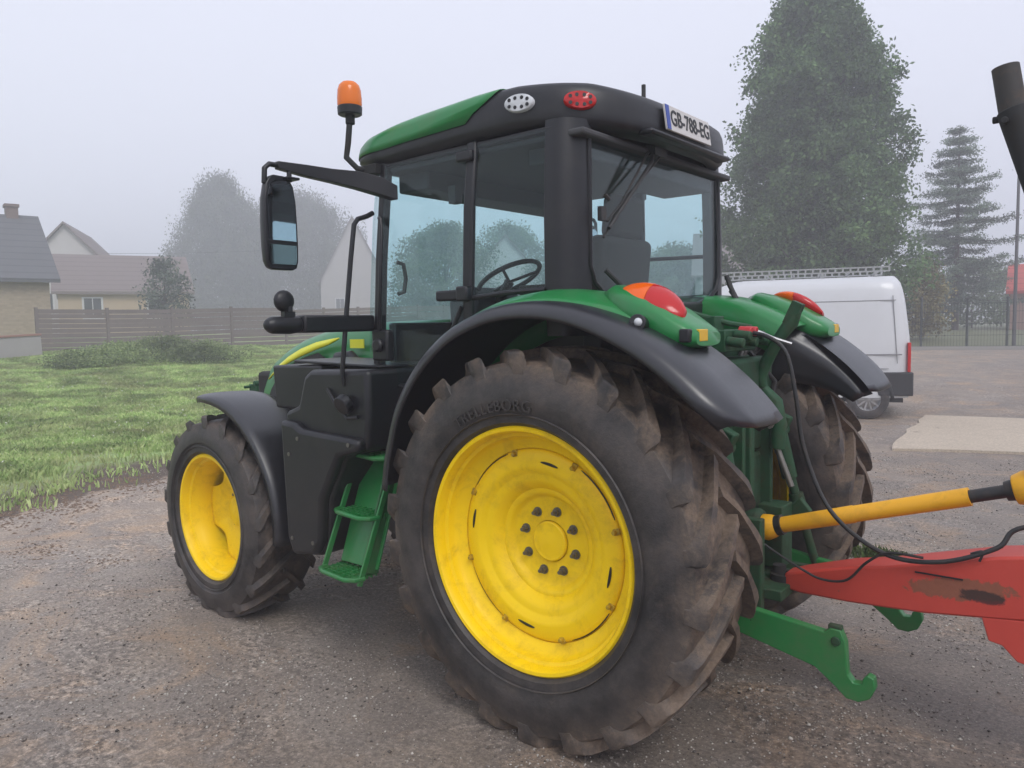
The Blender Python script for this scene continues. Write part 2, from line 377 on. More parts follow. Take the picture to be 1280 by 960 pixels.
# grass blades on the field
def grass_field():
    def pts(n, rmin, rmax, pw):
        a = np.radians(rng.uniform(-50, -13, n)); u = rng.uniform(0, 1, n); r = rmin + (rmax - rmin) * u ** pw
        x = -1.92 + r * np.cos(a); y = 3.48 + r * np.sin(a); return x, y
    x, y = pts(520000, 8, 34, .80)
    nz = np.sin(x * 1.7 + np.sin(y * 1.3) * 2) * np.sin(y * 1.9 + np.cos(x * .8) * 2) * .5 + np.sin(x * 5.1) * np.sin(y * 4.3) * .35
    e = x + .41 * y - 6.9 + nz * .9 + rng.normal(0, .25, len(x))
    bare = (nz + rng.normal(0, .25, len(x))) < -.62
    band = np.sin(x * 1.1 + y * 2.3) + np.sin(y * .9 - x * .7) * .7
    keep = (e > .3) & ~(bare & (e < 4)) & ~((e < 1.9 + .6 * band) & (e > .35 + .35 * band) & (rng.uniform(0, 1, len(x)) < .93)) & (rng.uniform(0, 1, len(x)) < np.clip(e * .8, .2, 1))
    x, y, nz = x[keep], y[keep], nz[keep]; N = len(x)
    z = ground_h(x, y)
    r = np.hypot(x + 1.92, y - 3.48)
    h = rng.uniform(.03, .085, N) * (1 + .6 * np.clip(nz, 0, 1)) * (1 + .012 * r); w = .004 + .0008 * r + .004 * (rng.uniform(0, 1, N) < .15)
    a = rng.uniform(0, 2 * PI, N); lean = rng.uniform(.1, .9, N) * h; b = rng.uniform(0, 2 * PI, N)
    ca, sa = np.cos(a) * w, np.sin(a) * w; lx, ly = np.cos(b) * lean, np.sin(b) * lean
    Vv = np.stack([np.stack([x - ca, y - sa, z - .01], 1), np.stack([x + ca, y + sa, z - .01], 1), np.stack([x + lx * .4 + ca * .8, y + ly * .4 + sa * .8, z + h * .7], 1), np.stack([x + lx, y + ly, z + h], 1)], 1).reshape(-1, 3)
    me = bpy.data.meshes.new('grass'); me.vertices.add(4 * N); me.vertices.foreach_set('co', Vv.ravel().astype(np.float32))
    me.loops.add(4 * N); me.loops.foreach_set('vertex_index', np.arange(4 * N, dtype=np.int32))
    me.polygons.add(N); me.polygons.foreach_set('loop_start', np.arange(0, 4 * N, 4, dtype=np.int32)); me.update(); me.validate()
    me.materials.append(leafmat('grass_blades', (.25, .40, .11), (.54, .62, .28), .3, csc=1.1, c3=(.44, .40, .22)))
    o = bpy.data.objects.new('grass', me); C.objects.link(o); tag(o, 'rough green meadow grass with weeds covering the rising field', 'grass', kind='stuff')
grass_field()

def flowers():
    n_ = 420; a = np.radians(rng.uniform(-40, -17, n_)); r = rng.uniform(10, 24, n_); x = -1.92 + r * np.cos(a); y = 3.48 + r * np.sin(a)
    k = (x + .41 * y) > 8.8; x, y = x[k], y[k]; z = ground_h(x, y) + rng.uniform(.08, .2, len(x))
    o = leaf_mesh('clover_flowers', np.stack([x, y, z], 1), .035, flat('flower_white', (.65, .65, .55), .7)); tag(o, 'tiny white clover flowers dotted through the meadow grass', 'flowers', kind='stuff')
flowers()

# loose gravel in the yard
def gravel():
    n = 130000; a = np.radians(rng.uniform(-100, 0, n)); r = 1.6 + 9.5 * rng.uniform(0, 1, n) ** .75
    x = -1.92 + r * np.cos(a); y = 3.48 + r * np.sin(a)
    nz = np.sin(x * 1.9 + 2 * np.sin(y * 1.1)) * np.sin(y * 2.3 + 1.5 * np.sin(x * 1.4)) + .5 * np.sin(x * 6 + y * 2) * np.sin(y * 7)
    keep = (rng.uniform(0, 1, n) < np.clip(.4 + nz * .8, .05, 1)) & (x + .41 * y < 7.6)
    x, y, r = x[keep], y[keep], r[keep]; N = len(x); s = rng.uniform(.002, .0062, N) * (1 + (rng.uniform(0, 1, N) < .10) * .9)
    base = np.array([(1, 0, 0), (-1, 0, 0), (0, 1, 0), (0, -1, 0), (0, 0, .7), (0, 0, -.7)], float)
    fc = [(0, 2, 4), (2, 1, 4), (1, 3, 4), (3, 0, 4), (2, 0, 5), (1, 2, 5), (3, 1, 5), (0, 3, 5)]
    ang = rng.uniform(0, 2 * PI, N); ca, sa = np.cos(ang), np.sin(ang)
    B = base[None] * rng.uniform(.6, 1.3, (N, 6, 1)); bx = B[:, :, 0] * ca[:, None] - B[:, :, 1] * sa[:, None]; by = B[:, :, 0] * sa[:, None] + B[:, :, 1] * ca[:, None]
    Vv = np.stack([x[:, None] + bx * s[:, None], y[:, None] + by * s[:, None], s[:, None] * .35 + B[:, :, 2] * s[:, None]], 2).reshape(-1, 3)
    Fc = (np.arange(N)[:, None, None] * 6 + np.array(fc)[None]).reshape(-1, 3)
    me = bpy.data.meshes.new('gravel'); me.vertices.add(len(Vv)); me.vertices.foreach_set('co', Vv.ravel().astype(np.float32))
    me.loops.add(Fc.size); me.loops.foreach_set('vertex_index', Fc.ravel().astype(np.int32)); me.polygons.add(len(Fc)); me.polygons.foreach_set('loop_start', np.arange(0, Fc.size, 3, dtype=np.int32))
    me.update(); me.validate()
    m, nn, b = nt('gravel_stone'); rn = nn.nodes.new('ShaderNodeNewGeometry').outputs['Random Per Island']
    nn.links.new(ramp(nn, rn, [(0., (.05, .042, .038)), (.4, (.22, .19, .165)), (1., (.60, .56, .50))]), b.inputs['Base Color']); setin(b, Roughness=.8); me.materials.append(m)
    o = bpy.data.objects.new('gravel', me); C.objects.link(o); tag(o, 'loose pale gravel and grit scattered over the asphalt yard', 'gravel', kind='stuff')
gravel()

def clods():
    m = MB(); r_ = np.random.default_rng(4)
    for cx, cy, n_, sp_r in ((4.9, 1.15, 90, .16), (4.2, .95, 60, .14), (4.6, 1.3, 40, .5), (6.75, .4, 420, .4), (7.2, -.6, 420, .4), (6.5, 1.1, 300, .35)):
        for k in range(n_):
            x, y = cx + r_.normal() * sp_r, cy + r_.normal() * sp_r * .6; q = r_.uniform(.004, .014) * (1.6 if cx > 6 else 1)
            vs = [(x + q * a * r_.uniform(.6, 1.5), y + q * b * r_.uniform(.6, 1.5), max(0, q * c * .6) + gh(x, y)) for a, b, c in ((1, 0, 0), (0, 1, 0), (-1, 0, 0), (0, -1, 0), (.3, .2, 1), (-.3, -.1, .9))]
            m.add(vs, [(0, 1, 4), (1, 2, 5), (1, 5, 4), (2, 3, 5), (3, 0, 4), (3, 4, 5)])
    o = m.build('mud_clods', paint('dry_mud', (.17, .12, .085), .95, dirt=.3), clean=False, smooth=False); tag(o, 'crumbled clods of brown mud along the edge of the grass and on the asphalt', 'mud', kind='stuff')
clods()

# ------------------------------------------------------------------ wheels
def make_wheel(name, parent, c, Rt, W, rimR, side, nl, lugh, rear, steer=0, text=None):
    """c centre, side +1 left. local y outward = side"""
    W2 = W / 2
    def yy(v): return v * side
    # --- disc (the wheel part itself)
    d = MB()
    if rear:
        # dished disc, hub face set back
        prof = [(.110, .410), (.122, .400), (.126, .385), (.130, .345), (.128, .330), (.112, .312), (.108, .300), (.108, .282), (.098, .266), (.078, .246), (.066, .236), (.066, .222), (.056, .210), (.040, .200), (.034, .190), (.034, .09)]
        d.lathe([(yy(a), r) for a, r in prof] + [(yy(.034), 0.001)], n=96)
    else:
        rows = []
        for k in range(11):
            t = k / 10; row = []
            for j in range(128):
                a = 2 * PI * j / 128
                lobe = .5 + .5 * math.cos(4 * a)          # four tabs reach the rim, gaps between
                gp = max(0, (1 - 2 * lobe) - .05) / .95; ro = .325 - .085 * gp ** .8
                r = .10 + (ro - .10) * t; h = -.045 + .050 * math.sin(t * PI / 2) - .006 * gp * t
                row.append((r * math.cos(a), yy(h), r * math.sin(a)))
            rows.append(row)
        d.grid(rows, cv=True)
        d.lathe([(yy(-.050), .10), (yy(-.045), .095), (yy(-.045), .001)], n=40)
    w = d.build(name, YELLOW, parent, solid=.012, sharp=40)
    w.location = c; w.rotation_euler = (0, 0, steer)
    # --- rim
    rm = MB(); k = rimR
    fo = W2 - .015 if rear else .19
    pr = [(fo - .022, k - .004), (fo - .006, k + .002), (fo, k - .004), (fo - .002, k - .014), (fo - .016, k - .022), (fo - .046, k - .026), (fo - .054, k - .040), (fo - .074, k - .044), (fo - .10, k - .058), (fo - .118, k - .098), (fo - .150, k - .104)]
    if not rear: pr = pr[:7] + [(fo - .072, k - .044), (fo - .095, k - .050), (fo - .12, k - .060), (.0, k - .066), (-.03, k - .066)]
    pr += [(-.10, k - (.095 if rear else .064)), (-fo + .08, k - .06), (-fo + .05, k - .03), (-fo, k)]
    rm.lathe([(yy(a), r) for a, r in pr], n=112)
    rim = rm.build('rim', YELLOW, w, solid=.007, sharp=40)
    # --- tyre
    t = MB(); rb = rimR - .002
    RT = Rt - lugh; H = RT - rb
    sh = W2 * .92
    prof = [(fo - .03, rb), (fo - .005, rb + .006), (fo + .016, rb + .022), (W2 + .004, rb + .07), (W2 + .016, rb + H * .38), (W2 + .016, rb + H * .5), (W2 + .010, rb + H * .66), (W2 * .985, rb + H * .82), (W2 * .955, rb + H * .92), (W2 * .87, RT - .008), (sh * .5, RT), (0, RT + .004)]
    prof = prof + [(-a, r) for a, r in prof[-2::-1]]
    n0 = 144
    t.lathe([(yy(a), r) for a, r in prof], n=n0)
    nbody = len(t.v)
    def pol(al, y, r): return (r * math.cos(al), yy(y), r * math.sin(al))
    pitch_ = 2 * PI / nl
    lag = R(20) * (1 if rear else 1.1)
    for sd in (1, -1):
        for i in range(nl):
            a_0 = pitch_ * (i + (.25 if sd == 1 else .75)); rows = []
            jit = random.uniform(-.004, .004)
            #          s,   y,     rTop,      rBase,      halfwidth(top)
            st = [(-.06, -.035, Rt - .004, RT - .01), (.15, sh * .22, Rt, RT - .01), (.4, sh * .5, Rt - .001, RT - .012), (.65, sh * .78, Rt - .002, RT - .02), (.84, sh * .95, Rt - .005, RT - .03), (.94, sh * 1.02, Rt - .011, RT - .045), (1.0, sh * 1.055, Rt - .024, RT - .06), (1.03, W2 * .990, rb + H * .90, rb + H * .80), (1.05, W2 * .995, rb + H * .80, rb + H * .74)]
            for s, y, r_t, r_b in st:
                al = a_0 + lag * (max(s, 0) ** .85) * 1.0 + jit + (lag * s if s < 0 else 0)
                hw = (.019 + .022 * max(s, 0) ** 2.2 - (.012 if s > 1.01 else 0)) / Rt * (1 if rear else .9); hb = hw * 1.5
                if s >= 1.05: ins = .0
                else: ins = .0
                rows.append([pol(al - hb, sd * (y - (.0 if s < .9 else .012)), r_b), pol(al - hw, sd * y, r_t), pol(al + hw, sd * y, r_t), pol(al + hb, sd * (y - (.0 if s < .9 else .012)), r_b)])
            t.grid(rows)
            b0 = len(t.v) - len(rows) * 4
            t.f.append((b0, b0 + 1, b0 + 2, b0 + 3)); t.m.append(0); e0 = len(t.v) - 4; t.f.append((e0 + 3, e0 + 2, e0 + 1, e0)); t.m.append(0)
    # moulded lettering and bead ring on the sidewall
    if text:
        for word, mid, rr_, hh in text:
            cu = bpy.data.curves.new('t', 'FONT'); cu.body = word; cu.size = hh * 1.4; cu.extrude = .004; cu.space_character = 1.12
            ob = bpy.data.objects.new('t', cu); C.objects.link(ob); bpy.context.view_layer.update()
            tm = bpy.data.meshes.new_from_object(ob); wd = max(q.co.x for q in tm.vertices); vs = []
            for q in tm.vertices:
                x_, y_, z_ = q.co; rr2 = rr_ + y_; al = mid + (wd / 2 - x_) / rr_
                f_ = (rr2 - rb) / H
                vs.append((rr2 * math.cos(-al + PI), yy(W2 + .0185 - .022 * abs(f_ - .45) ** 1.5 + (z_ if z_ > 0 else -.004)), rr2 * math.sin(-al + PI)))
            t.add(vs, [tuple(pl.vertices) for pl in tm.polygons]); bpy.data.objects.remove(ob); bpy.data.curves.remove(cu)
    t.lathe([(yy(W2 + .010), rb + .052), (yy(W2 + .016), rb + .056), (yy(W2 + .010), rb + .060)], n=n0)
    zc = c[2]
    t.v = [(p[0], p[1], max(p[2], -zc + .001)) for p in t.v]
    # tread mask: 1 on lugs and carcass crown, 0 on the sidewall
    tv = np.array(t.v); rr_ = np.hypot(tv[:, 0], tv[:, 2])
    ty = t.build('tyre', RUBBER, w, sharp=32, clean=False)
    at = ty.data.attributes.new('tread', 'FLOAT', 'POINT')
    vv = np.zeros(len(ty.data.vertices) * 3, np.float32); ty.data.vertices.foreach_get('co', vv); vv = vv.reshape(-1, 3)
    q = np.clip((np.hypot(vv[:, 0], vv[:, 2]) - (rb + H * .62)) / (H * .3), 0, 1) * np.clip((W2 * 1.12 - np.abs(vv[:, 1])) / (W2 * .3), .25, 1)
    at.data.foreach_set('value', (q * (1. if rear else .35)).astype(np.float32))
    # --- hub and bolts
    if rear:
        h = MB(); h.lathe([(yy(.036), .088), (yy(.052), .086), (yy(.056), .080), (yy(.054), .070), (yy(.060), .04), (yy(.062), .001)], n=48); h.build('hub', YELLOW, w)
        rb_ = MB(); rb_.lathe([(yy(.034), .100), (yy(.040), .097), (yy(.040), .08), (yy(.036), .078)], n=48); rb_.build('hub_ring', YELLOW, w)
        for i in range(8):
            a = 2 * PI * (i + .35) / 8; x, z = .136 * math.cos(a), .136 * math.sin(a); b = MB()
            b.cyl((x, yy(.040), z), (x, yy(.045), z), .021, n=20); b.cyl((x, yy(.045), z), (x, yy(.062), z), .0155, .015, n=6); b.cyl((x, yy(.062), z), (x, yy(.078), z), .009, .008, n=10)
            b.build('wheel_bolt', STEEL, w)
        for i in range(8):
            for off in (-.17, .17):
                a = 2 * PI * (i + .5) / 8 + off; 
                if i % 1: continue
            a = 2 * PI * (i + .62) / 8; ca, sa = math.cos(a), math.sin(a); b = MB()
            m3 = Matrix(((ca, 0, -sa), (0, 1, 0), (sa, 0, ca)))
            b.box((.400 * ca, yy(.128), .400 * sa), (.030, .010, .026), m3); b.cyl((.396 * ca, yy(.130), .396 * sa), (.396 * ca, yy(.150), .396 * sa), .010, n=6)
            b.build('rim_clamp', paint_cache('clamp'), w, bevel=.003)
        # slots between disc and rim
        for i in range(4):   # the gaps left open between the wavy disc edge and the rim seat
            a = 2 * PI * (i + .55) / 4; b = MB(); rows = []
            for j in range(17):
                aa = a + (j - 8) / 8 * R(17); ww = .0045 * math.sqrt(max(0, 1 - ((j - 8) / 8.2) ** 2))
                rows.append([((.4055 - ww) * math.cos(aa), yy(.1245), (.4055 - ww) * math.sin(aa)), ((.4055 + ww) * math.cos(aa), yy(.1215), (.4055 + ww) * math.sin(aa))])
            b.grid(rows); b.build('rim_gap', INK, w, solid=.004)
        for i in range(4):
            a = 2 * PI * (i + .12) / 4; b = MB(); rows = []
            for j in range(9):
                aa = a + (j - 4) / 4 * R(7.0); ww = .006 * math.sqrt(max(0, 1 - ((j - 4) / 4.2) ** 2))
                rows.append([((.360 - ww) * math.cos(aa), yy(.1365), (.360 - ww) * math.sin(aa)), ((.360 + ww) * math.cos(aa), yy(.1365), (.360 + ww) * math.sin(aa))])
            b.grid(rows); b.build('disc_slot', INK, w, solid=.002)
    else:
        h = MB(); h.lathe([(yy(-.06), .12), (yy(-.04), .10), (yy(.01), .09), (yy(.02), .06), (yy(.022), .001)], n=40); h.build('hub', YELLOW, w)
        for i in range(8):
            a = 2 * PI * i / 8; x, z = .135 * math.cos(a), .135 * math.sin(a); b = MB(); b.cyl((x, yy(-.05), z), (x, yy(-.02), z), .013, n=6); b.build('wheel_bolt', STEEL, w)
        bk = MB(); bk.cyl((0, yy(-.17), 0), (0, yy(-.075), 0), .308, n=48); bk.build('hub_back', DARK, w)
        v_ = MB(); a = R(238); v_.cyl((.335 * math.cos(a), yy(.06), .335 * math.sin(a)), (.300 * math.cos(a), yy(.085), .300 * math.sin(a)), .008, n=10); v_.build('valve', HOSE, w)
    return w
_pc = {}
def paint_cache(k):
    if k not in _pc: _pc[k] = paint('worn_clamp_paint', (.5, .33, .02), .5, .3, dirt=1.2, dirtcol=(.10, .07, .04), dsc=40)
    return _pc[k]

# ------------------------------------------------------------------ tractor
T = thing('tractor', 'green farm tractor with yellow wheels and black cab, hitched to the red drawbar', 'tractor')
RC = (0, .82, .822); FC = (2.47, .85, .603)
RW = make_wheel('rear_wheel', T, RC, .835, .50, .515, 1, 22, .048, True, 0, [('TRELLEBORG', R(103), .585, .046)])
make_wheel('rear_wheel', T, (0, -.82, .822), .835, .50, .515, -1, 22, .048, True)
make_wheel('front_wheel', T, FC, .632, .40, .390, 1, 17, .036, False, R(-3))
make_wheel('front_wheel', T, (2.47, -.85, .603), .632, .40, .390, -1, 17, .036, False, R(-3))

# chassis
m = MB(); m.box((1.3, 0, .80), (3.4, .44, .5)); m.box((0, 0, .85), (.7, .75, .55)); m.box((.35, 0, 1.15), (1.4, 1.0, .35)); m.cyl((0, -.62, .822), (0, .62, .822), .17, n=28); m.cyl((0, -.80, .822), (0, .80, .822), .10, n=24)
m.build('chassis', DARKG, T, bevel=.02)
m = MB(); m.box((2.47, 0, .60), (.22, 1.30, .16)); m.box((2.47, 0, .72), (.5, .3, .3)); m.cyl((2.47, .62, .603), (2.47, .72, .603), .16, n=24); m.cyl((2.47, -.62, .603), (2.47, -.72, .603), .16, n=24)
m.build('front_axle', DARKG, T, bevel=.015)
m = MB(); m.box((3.18, 0, .85), (.5, .5, .45)); m.build('front_frame', GREEND, T, bevel=.03)

# hood
def hood_rows(inset=0):
    rows = []
    xs_ = [1.20, 1.5, 1.8, 2.1, 2.35, 2.55, 2.72, 2.88, 3.02, 3.12, 3.17]
    zt = [1.79, 1.79, 1.785, 1.77, 1.735, 1.69, 1.63, 1.55, 1.44, 1.30, 1.16]
    hw = [.38, .385, .385, .38, .37, .36, .345, .325, .29, .25, .20]
    for x, z, w in zip(xs_, zt, hw):
        row = []
        for k in range(25):
            a = PI * k / 24; ca = math.cos(a); sa = math.sin(a)
            px = math.copysign(abs(ca) ** .45, ca) * w; pz = (sa ** .5)
            row.append((x, px, 1.05 + (z - 1.05) * pz if k not in (0, 24) else 1.05))
        rows.append(row)
    return rows
m = MB(); m.grid(hood_rows()); m.build('hood', GREEN, T, solid=.01, sharp=50)
m = MB(); m.box((2.4, 0, 1.2), (1.3, .6, .5)); m.build('engine', DARK, T, bevel=.03)
for s in (1, -1):
    # black louvred side grille and the yellow stripe follow the hood side
    m = MB(); y0 = .374 * s
    def hy(x, k=.0):
        return s * (np.interp(x, [1.2, 2.1, 2.35, 2.55, 2.72, 2.88, 3.02, 3.12], [.385, .385, .376, .366, .351, .331, .297, .25]) + k)
    rows = []
    for x, z0, z1 in [(2.12, 1.10, 1.56), (2.2, 1.10, 1.595), (2.35, 1.10, 1.565), (2.55, 1.10, 1.50), (2.70, 1.10, 1.42), (2.80, 1.10, 1.33), (2.90, 1.10, 1.2)]:
        rows.append([(x, hy(x, .006), z0), (x, hy(x, .006), (z0 + z1) / 2), (x, hy(x, .004), z1)])
    m.grid(rows); m.build('side_grille', DARK, T, solid=.008)
    m = MB(); rows = []
    for x, z1, w in [(1.98, 1.690, .010), (2.08, 1.680, .034), (2.22, 1.662, .048), (2.4, 1.618, .052), (2.55, 1.565, .046), (2.66, 1.515, .036), (2.76, 1.455, .022), (2.82, 1.41, .008)]:
        rows.append([(x, hy(x, .012), z1 - w), (x, hy(x, .010), z1 - w / 2), (x, hy(x, -.002) * 1.0, z1)])
    m.grid(rows); m.build('hood_stripe', YELLOWD, T, solid=.010)
    m = MB(); m.box((1.80, s * .392, 1.655), (.13, .006, .055)); m.build('hood_decal', YELLOWD, T)
    m = MB(); m.tube([(2.02, s * .40, 1.50), (1.95, s * .42, 1.57), (1.82, s * .43, 1.58), (1.74, s * .42, 1.52), (1.72, s * .42, 1.4)], .035, 12); m.build('intake_pipe', BLACK, T)
# front hitch bracket (small green upright beyond the front fender)
m = MB(); m.box((3.52, 0.02, 1.22), (.10, .04, .20)); m.box((3.44, -.02, 1.20), (.02, .05, .16), Matrix.Rotation(R(25), 3, 'Y')); m.box((3.4, 0, 1.10), (.30, .22, .06)); m.box((3.42, 0, .95), (.12, .3, .34)); m.cyl((3.56, -.03, 1.30), (3.56, .09, 1.30), .012, n=10); m.cyl((3.48, -.02, 1.33), (3.48, .05, 1.33), .02, n=12)
m.build('front_hitch_bracket', GREEND, T, bevel=.006)
m = MB(); m.box((3.42, 0, .80), (.3, .7, .3)); m.build('front_weight', GREEND, T, bevel=.03)

# rear fender, swept round the axle ----------------------------------------
TH = [-78, -62, -52, -37, -22, -8, 0, 14, 27, 42, 50, 56, 60]
RO = [.80, .83, .865, .905, .940, .960, .966, .975, .980, .998, 1.012, 1.022, 1.025]
YG = [1.04, 1.04, 1.035, 1.03, 1.02, 1.0, .985, .95, .90, .86, .84, .82, .80]
def ro(t): return float(np.interp(t, TH, RO))
def yg(t): return float(np.interp(t, TH, YG))
def fp(t, y, r, s): a = R(t); return (-r * math.sin(a), y * s, .822 + r * math.cos(a))
for s in (1, -1):
    m = MB(); rows = []
    tt = list(np.linspace(-78, 59, 60))
    for t in tt:
        q = ro(t); e = max(0, (t - 44) / 15); e2 = e * e
        # rear end rounds over
        row = []
        yo = 1.10 - .05 * e2 ** 2; yi = .50 + .13 * min(1, max(0, t - 18) / 30)
        sec = [(yo - .004, -.012), (yo, .0), (yo - .006, .022), (yo - .022, .040), (yo - .05, .050), (yo - .10, .054), (.92, .054), (.82, .050), (.72, .045), (.62, .036), (yi + .05, .022), (yi + .015, .006), (yi, -.02), (yi, -.12), (yi, -.25), (yi, -.38)]
        for k, (y, d) in enumerate(sec):
            dd = d
            if k >= 12: dd = d * (1 - .85 * max(0, (t - 25) / 34) ** .8) if t > 25 else d
            rr = q + dd + (.010 * min(1, max(0, t - 20) / 20) if 4 < k < 11 else 0)
            t_e = t - e2 * 5.5 * min(1.6, abs((y - .80) / .30) ** 4)
            row.append(fp(t_e, y, rr, s))
        rows.append(row)
    m.grid(rows); m.build('rear_fender', BLACKF, T, solid=.008, sharp=60)
    # green fender top between plastic edge and cab
    m = MB(); rows = []
    for t in np.linspace(-66, 33, 44):
        q = ro(t); Y0 = yg(t); top = 1.072 if t > 0 else float(np.interp(t, [-66, -40, -20, 0], [.93, 1.0, 1.05, 1.072]))
        tk = max(q + .062, min(top, q + .11)); row = [fp(t, Y0 + .004, q + .050, s), fp(t, Y0, q + .060, s), fp(t, Y0 - .03, q + .070, s), fp(t, Y0 - .10, (tk + q + .07) / 2 + .008, s), fp(t, Y0 - .17, tk, s), fp(t, .74, tk + .004, s), fp(t, .60, tk, s)]
        if t > 5: row += [fp(t, .46, tk - .01, s), fp(t, .43, tk - .04, s), fp(t, .425, tk - .10, s), fp(t, .425, tk - .18, s)]
        else: row += [fp(t, .58, tk - .01, s), fp(t, .57, tk - .04, s), fp(t, .565, tk - .10, s), fp(t, .565, tk - .18, s)]
        rows.append(row)
    m.grid(rows); m.build('fender_top', GREEN, T, solid=.008, sharp=60)
    # lamp housing
    m = MB(); rows = []
    for x, zt, zb, y0, y1 in [(-.24, 1.885, 1.78, .70, .80), (-.30, 1.905, 1.74, .64, .86), (-.38, 1.885, 1.70, .62, .90), (-.48, 1.850, 1.67, .62, .92), (-.56, 1.805, 1.66, .62, .92), (-.61, 1.770, 1.65, .63, .91), (-.65, 1.745, 1.65, .65, .90), (-.685, 1.715, 1.66, .67, .88)]:
        row = []
        for k in range(20):
            a = 2 * PI * k / 20; ca = math.cos(a); sa = math.sin(a)
            row.append((x, s * ((y0 + y1) / 2 + (y1 - y0) / 2 * math.copysign(abs(ca) ** .6, ca)), (zt + zb) / 2 + (zt - zb) / 2 * math.copysign(abs(sa) ** .6, sa)))
        rows.append(row)
    m.grid(rows, cv=True); n20 = len(m.v); m.f.append(tuple(n20 - 20 + k for k in range(20))); m.f.append(tuple(range(20))); m.m += [0, 0]
    hs = m.build('lamp_housing', GREEN, T, sharp=60)
    # tail lamp: long teardrop lens, orange in front, red behind
    for nm, lo, hi, mt_ in (('indicator_lens', 0., .46, ORL), ('brake_lens', .47, 1., REDL)):
        m = MB(); rows = []
        for i in range(13):
            t = lo + (hi - lo) * i / 12; w = (math.sin(PI * min(1, .06 + t * .94)) ** .5) * (.80 + .35 * t)
            if i == 12 and hi == 1: w = .25
            cx = -.350 - .262 * t; cz = 1.872 - .092 * t ** 1.4; cy = .825
            row = []
            for k in range(16):
                a = 2 * PI * k / 16; u = math.cos(a) * .082 * w; v = math.sin(a) * .047 * w
                # lens leans outward and back
                row.append((cx + .0 * v, s * (cy + u * .85 + v * .25), cz + v - u * .50))
            rows.append(row)
        m.grid(rows, cv=True); N_ = len(m.v); m.f += [tuple(range(16)), tuple(N_ - 16 + k for k in range(16))]; m.m += [0, 0]
        m.build(nm, mt_, hs, sharp=60)
    m = MB(); m.box((-.672, s * .82, 1.700), (.03, .07, .045)); m.build('reflector', YREF, hs, bevel=.003)
    m = MB(); m.box((-.650, s * .895, 1.700), (.04, .035, .05)); m.build('socket_cover', BLACK, hs, bevel=.006)
    m = MB(); m.cyl((-.48, s * .93, 1.742), (-.50, s * .985, 1.752), .036, .032, n=24); lp = m.build('side_lamp', BLACK, T, bevel=.004)
    m = MB(); m.ball((-.505, s * .987, 1.753), .016, 12); m.build('bulb', WHITEL, lp)

# front fenders
for s in (1, -1):
    m = MB(); rows = []
    for t in np.linspace(-12, 96, 34):
        q = float(np.interp(t, [-12, 0, 22, 47, 68, 96], [.752, .742, .724, .70, .695, .69]))
        row = []; tip = max(0, (0 - t) / 12); yo = 1.03 - .03 * tip
        for y, d in [(yo, -.035), (yo, -.006), (yo - .012, .004), (yo - .05, .012), (.90, .016), (.80, .016), (.70, .012), (.655, .004), (.64, -.03)]:
            a = R(t); row.append((2.47 - (q + d) * math.sin(a), s * y, .603 + (q + d) * math.cos(a)))
        rows.append(row)
    m.grid(rows); ff = m.build('front_fender', BLACKF, T, solid=.007, sharp=60)
    m = MB(); m.tube([(2.40, s * .62, .75), (2.25, s * .62, 1.0), (2.2, s * .70, 1.21)], .022, 8); m.build('fender_stay', DARK, ff)

# tank and boxes, left side
prof = [(1.70, 1.30), (1.68, 1.02), (1.66, .60), (1.62, .51), (1.42, .535), (1.35, .62), (1.33, .85), (1.18, 1.10), (1.02, 1.14), (1.0, 1.30), (1.0, 1.545), (1.46, 1.535), (1.52, 1.50), (1.58, 1.34)]
m = MB(); m.prism(prof, .56, 1.00); m.build('fuel_tank', BLACK, T, bevel=.028, seg=3)
m = MB(); m.prism([(1.50, 1.30), (1.93, 1.30), (1.95, 1.545), (1.50, 1.555)], .52, .90); m.build('battery_box', BLACK, T, bevel=.015, seg=3)
m = MB(); m.prism([(1.02, 1.545), (1.74, 1.565), (1.74, 1.58), (1.02, 1.56)], .50, .90); m.build('battery_box_lid', BLACK, T, bevel=.006)
m = MB(); m.prism([(1.68, 1.26), (1.655, .62), (1.61, .525), (1.42, .55), (1.36, .63), (1.34, .86), (1.19, 1.10), (1.03, 1.14), (1.03, 1.20), (1.5, 1.22), (1.56, 1.25)], .98, 1.05); m.build('tank_cover', BLACK, T, bevel=.025, seg=3)
m = MB(); m.tube([(1.15, 1.01, 1.38), (1.15, 1.05, 1.36)], .05, 20); m.build('fuel_cap', BLACK, T, bevel=.006)
m = MB(); m.tube([(1.30, 1.012, 1.44), (1.22, 1.02, 1.36), (1.14, 1.02, 1.30), (1.06, 1.015, 1.31)], .010, 8); m.build('tank_strap', BLACK, T)
m = MB(); m.prism([(1.775, 1.30), (1.33, .55), (1.775, .51)], -1.0, -.56); m.build('tool_box', BLACK, T, bevel=.02)

for x, z in ((1.60, .62), (1.60, 1.08), (1.42, .62), (1.10, 1.17), (1.52, 1.17)):
    m = MB(); m.cyl((x, 1.048, z), (x, 1.056, z), .011, n=10); m.build('cover_bolt', STEEL, T)
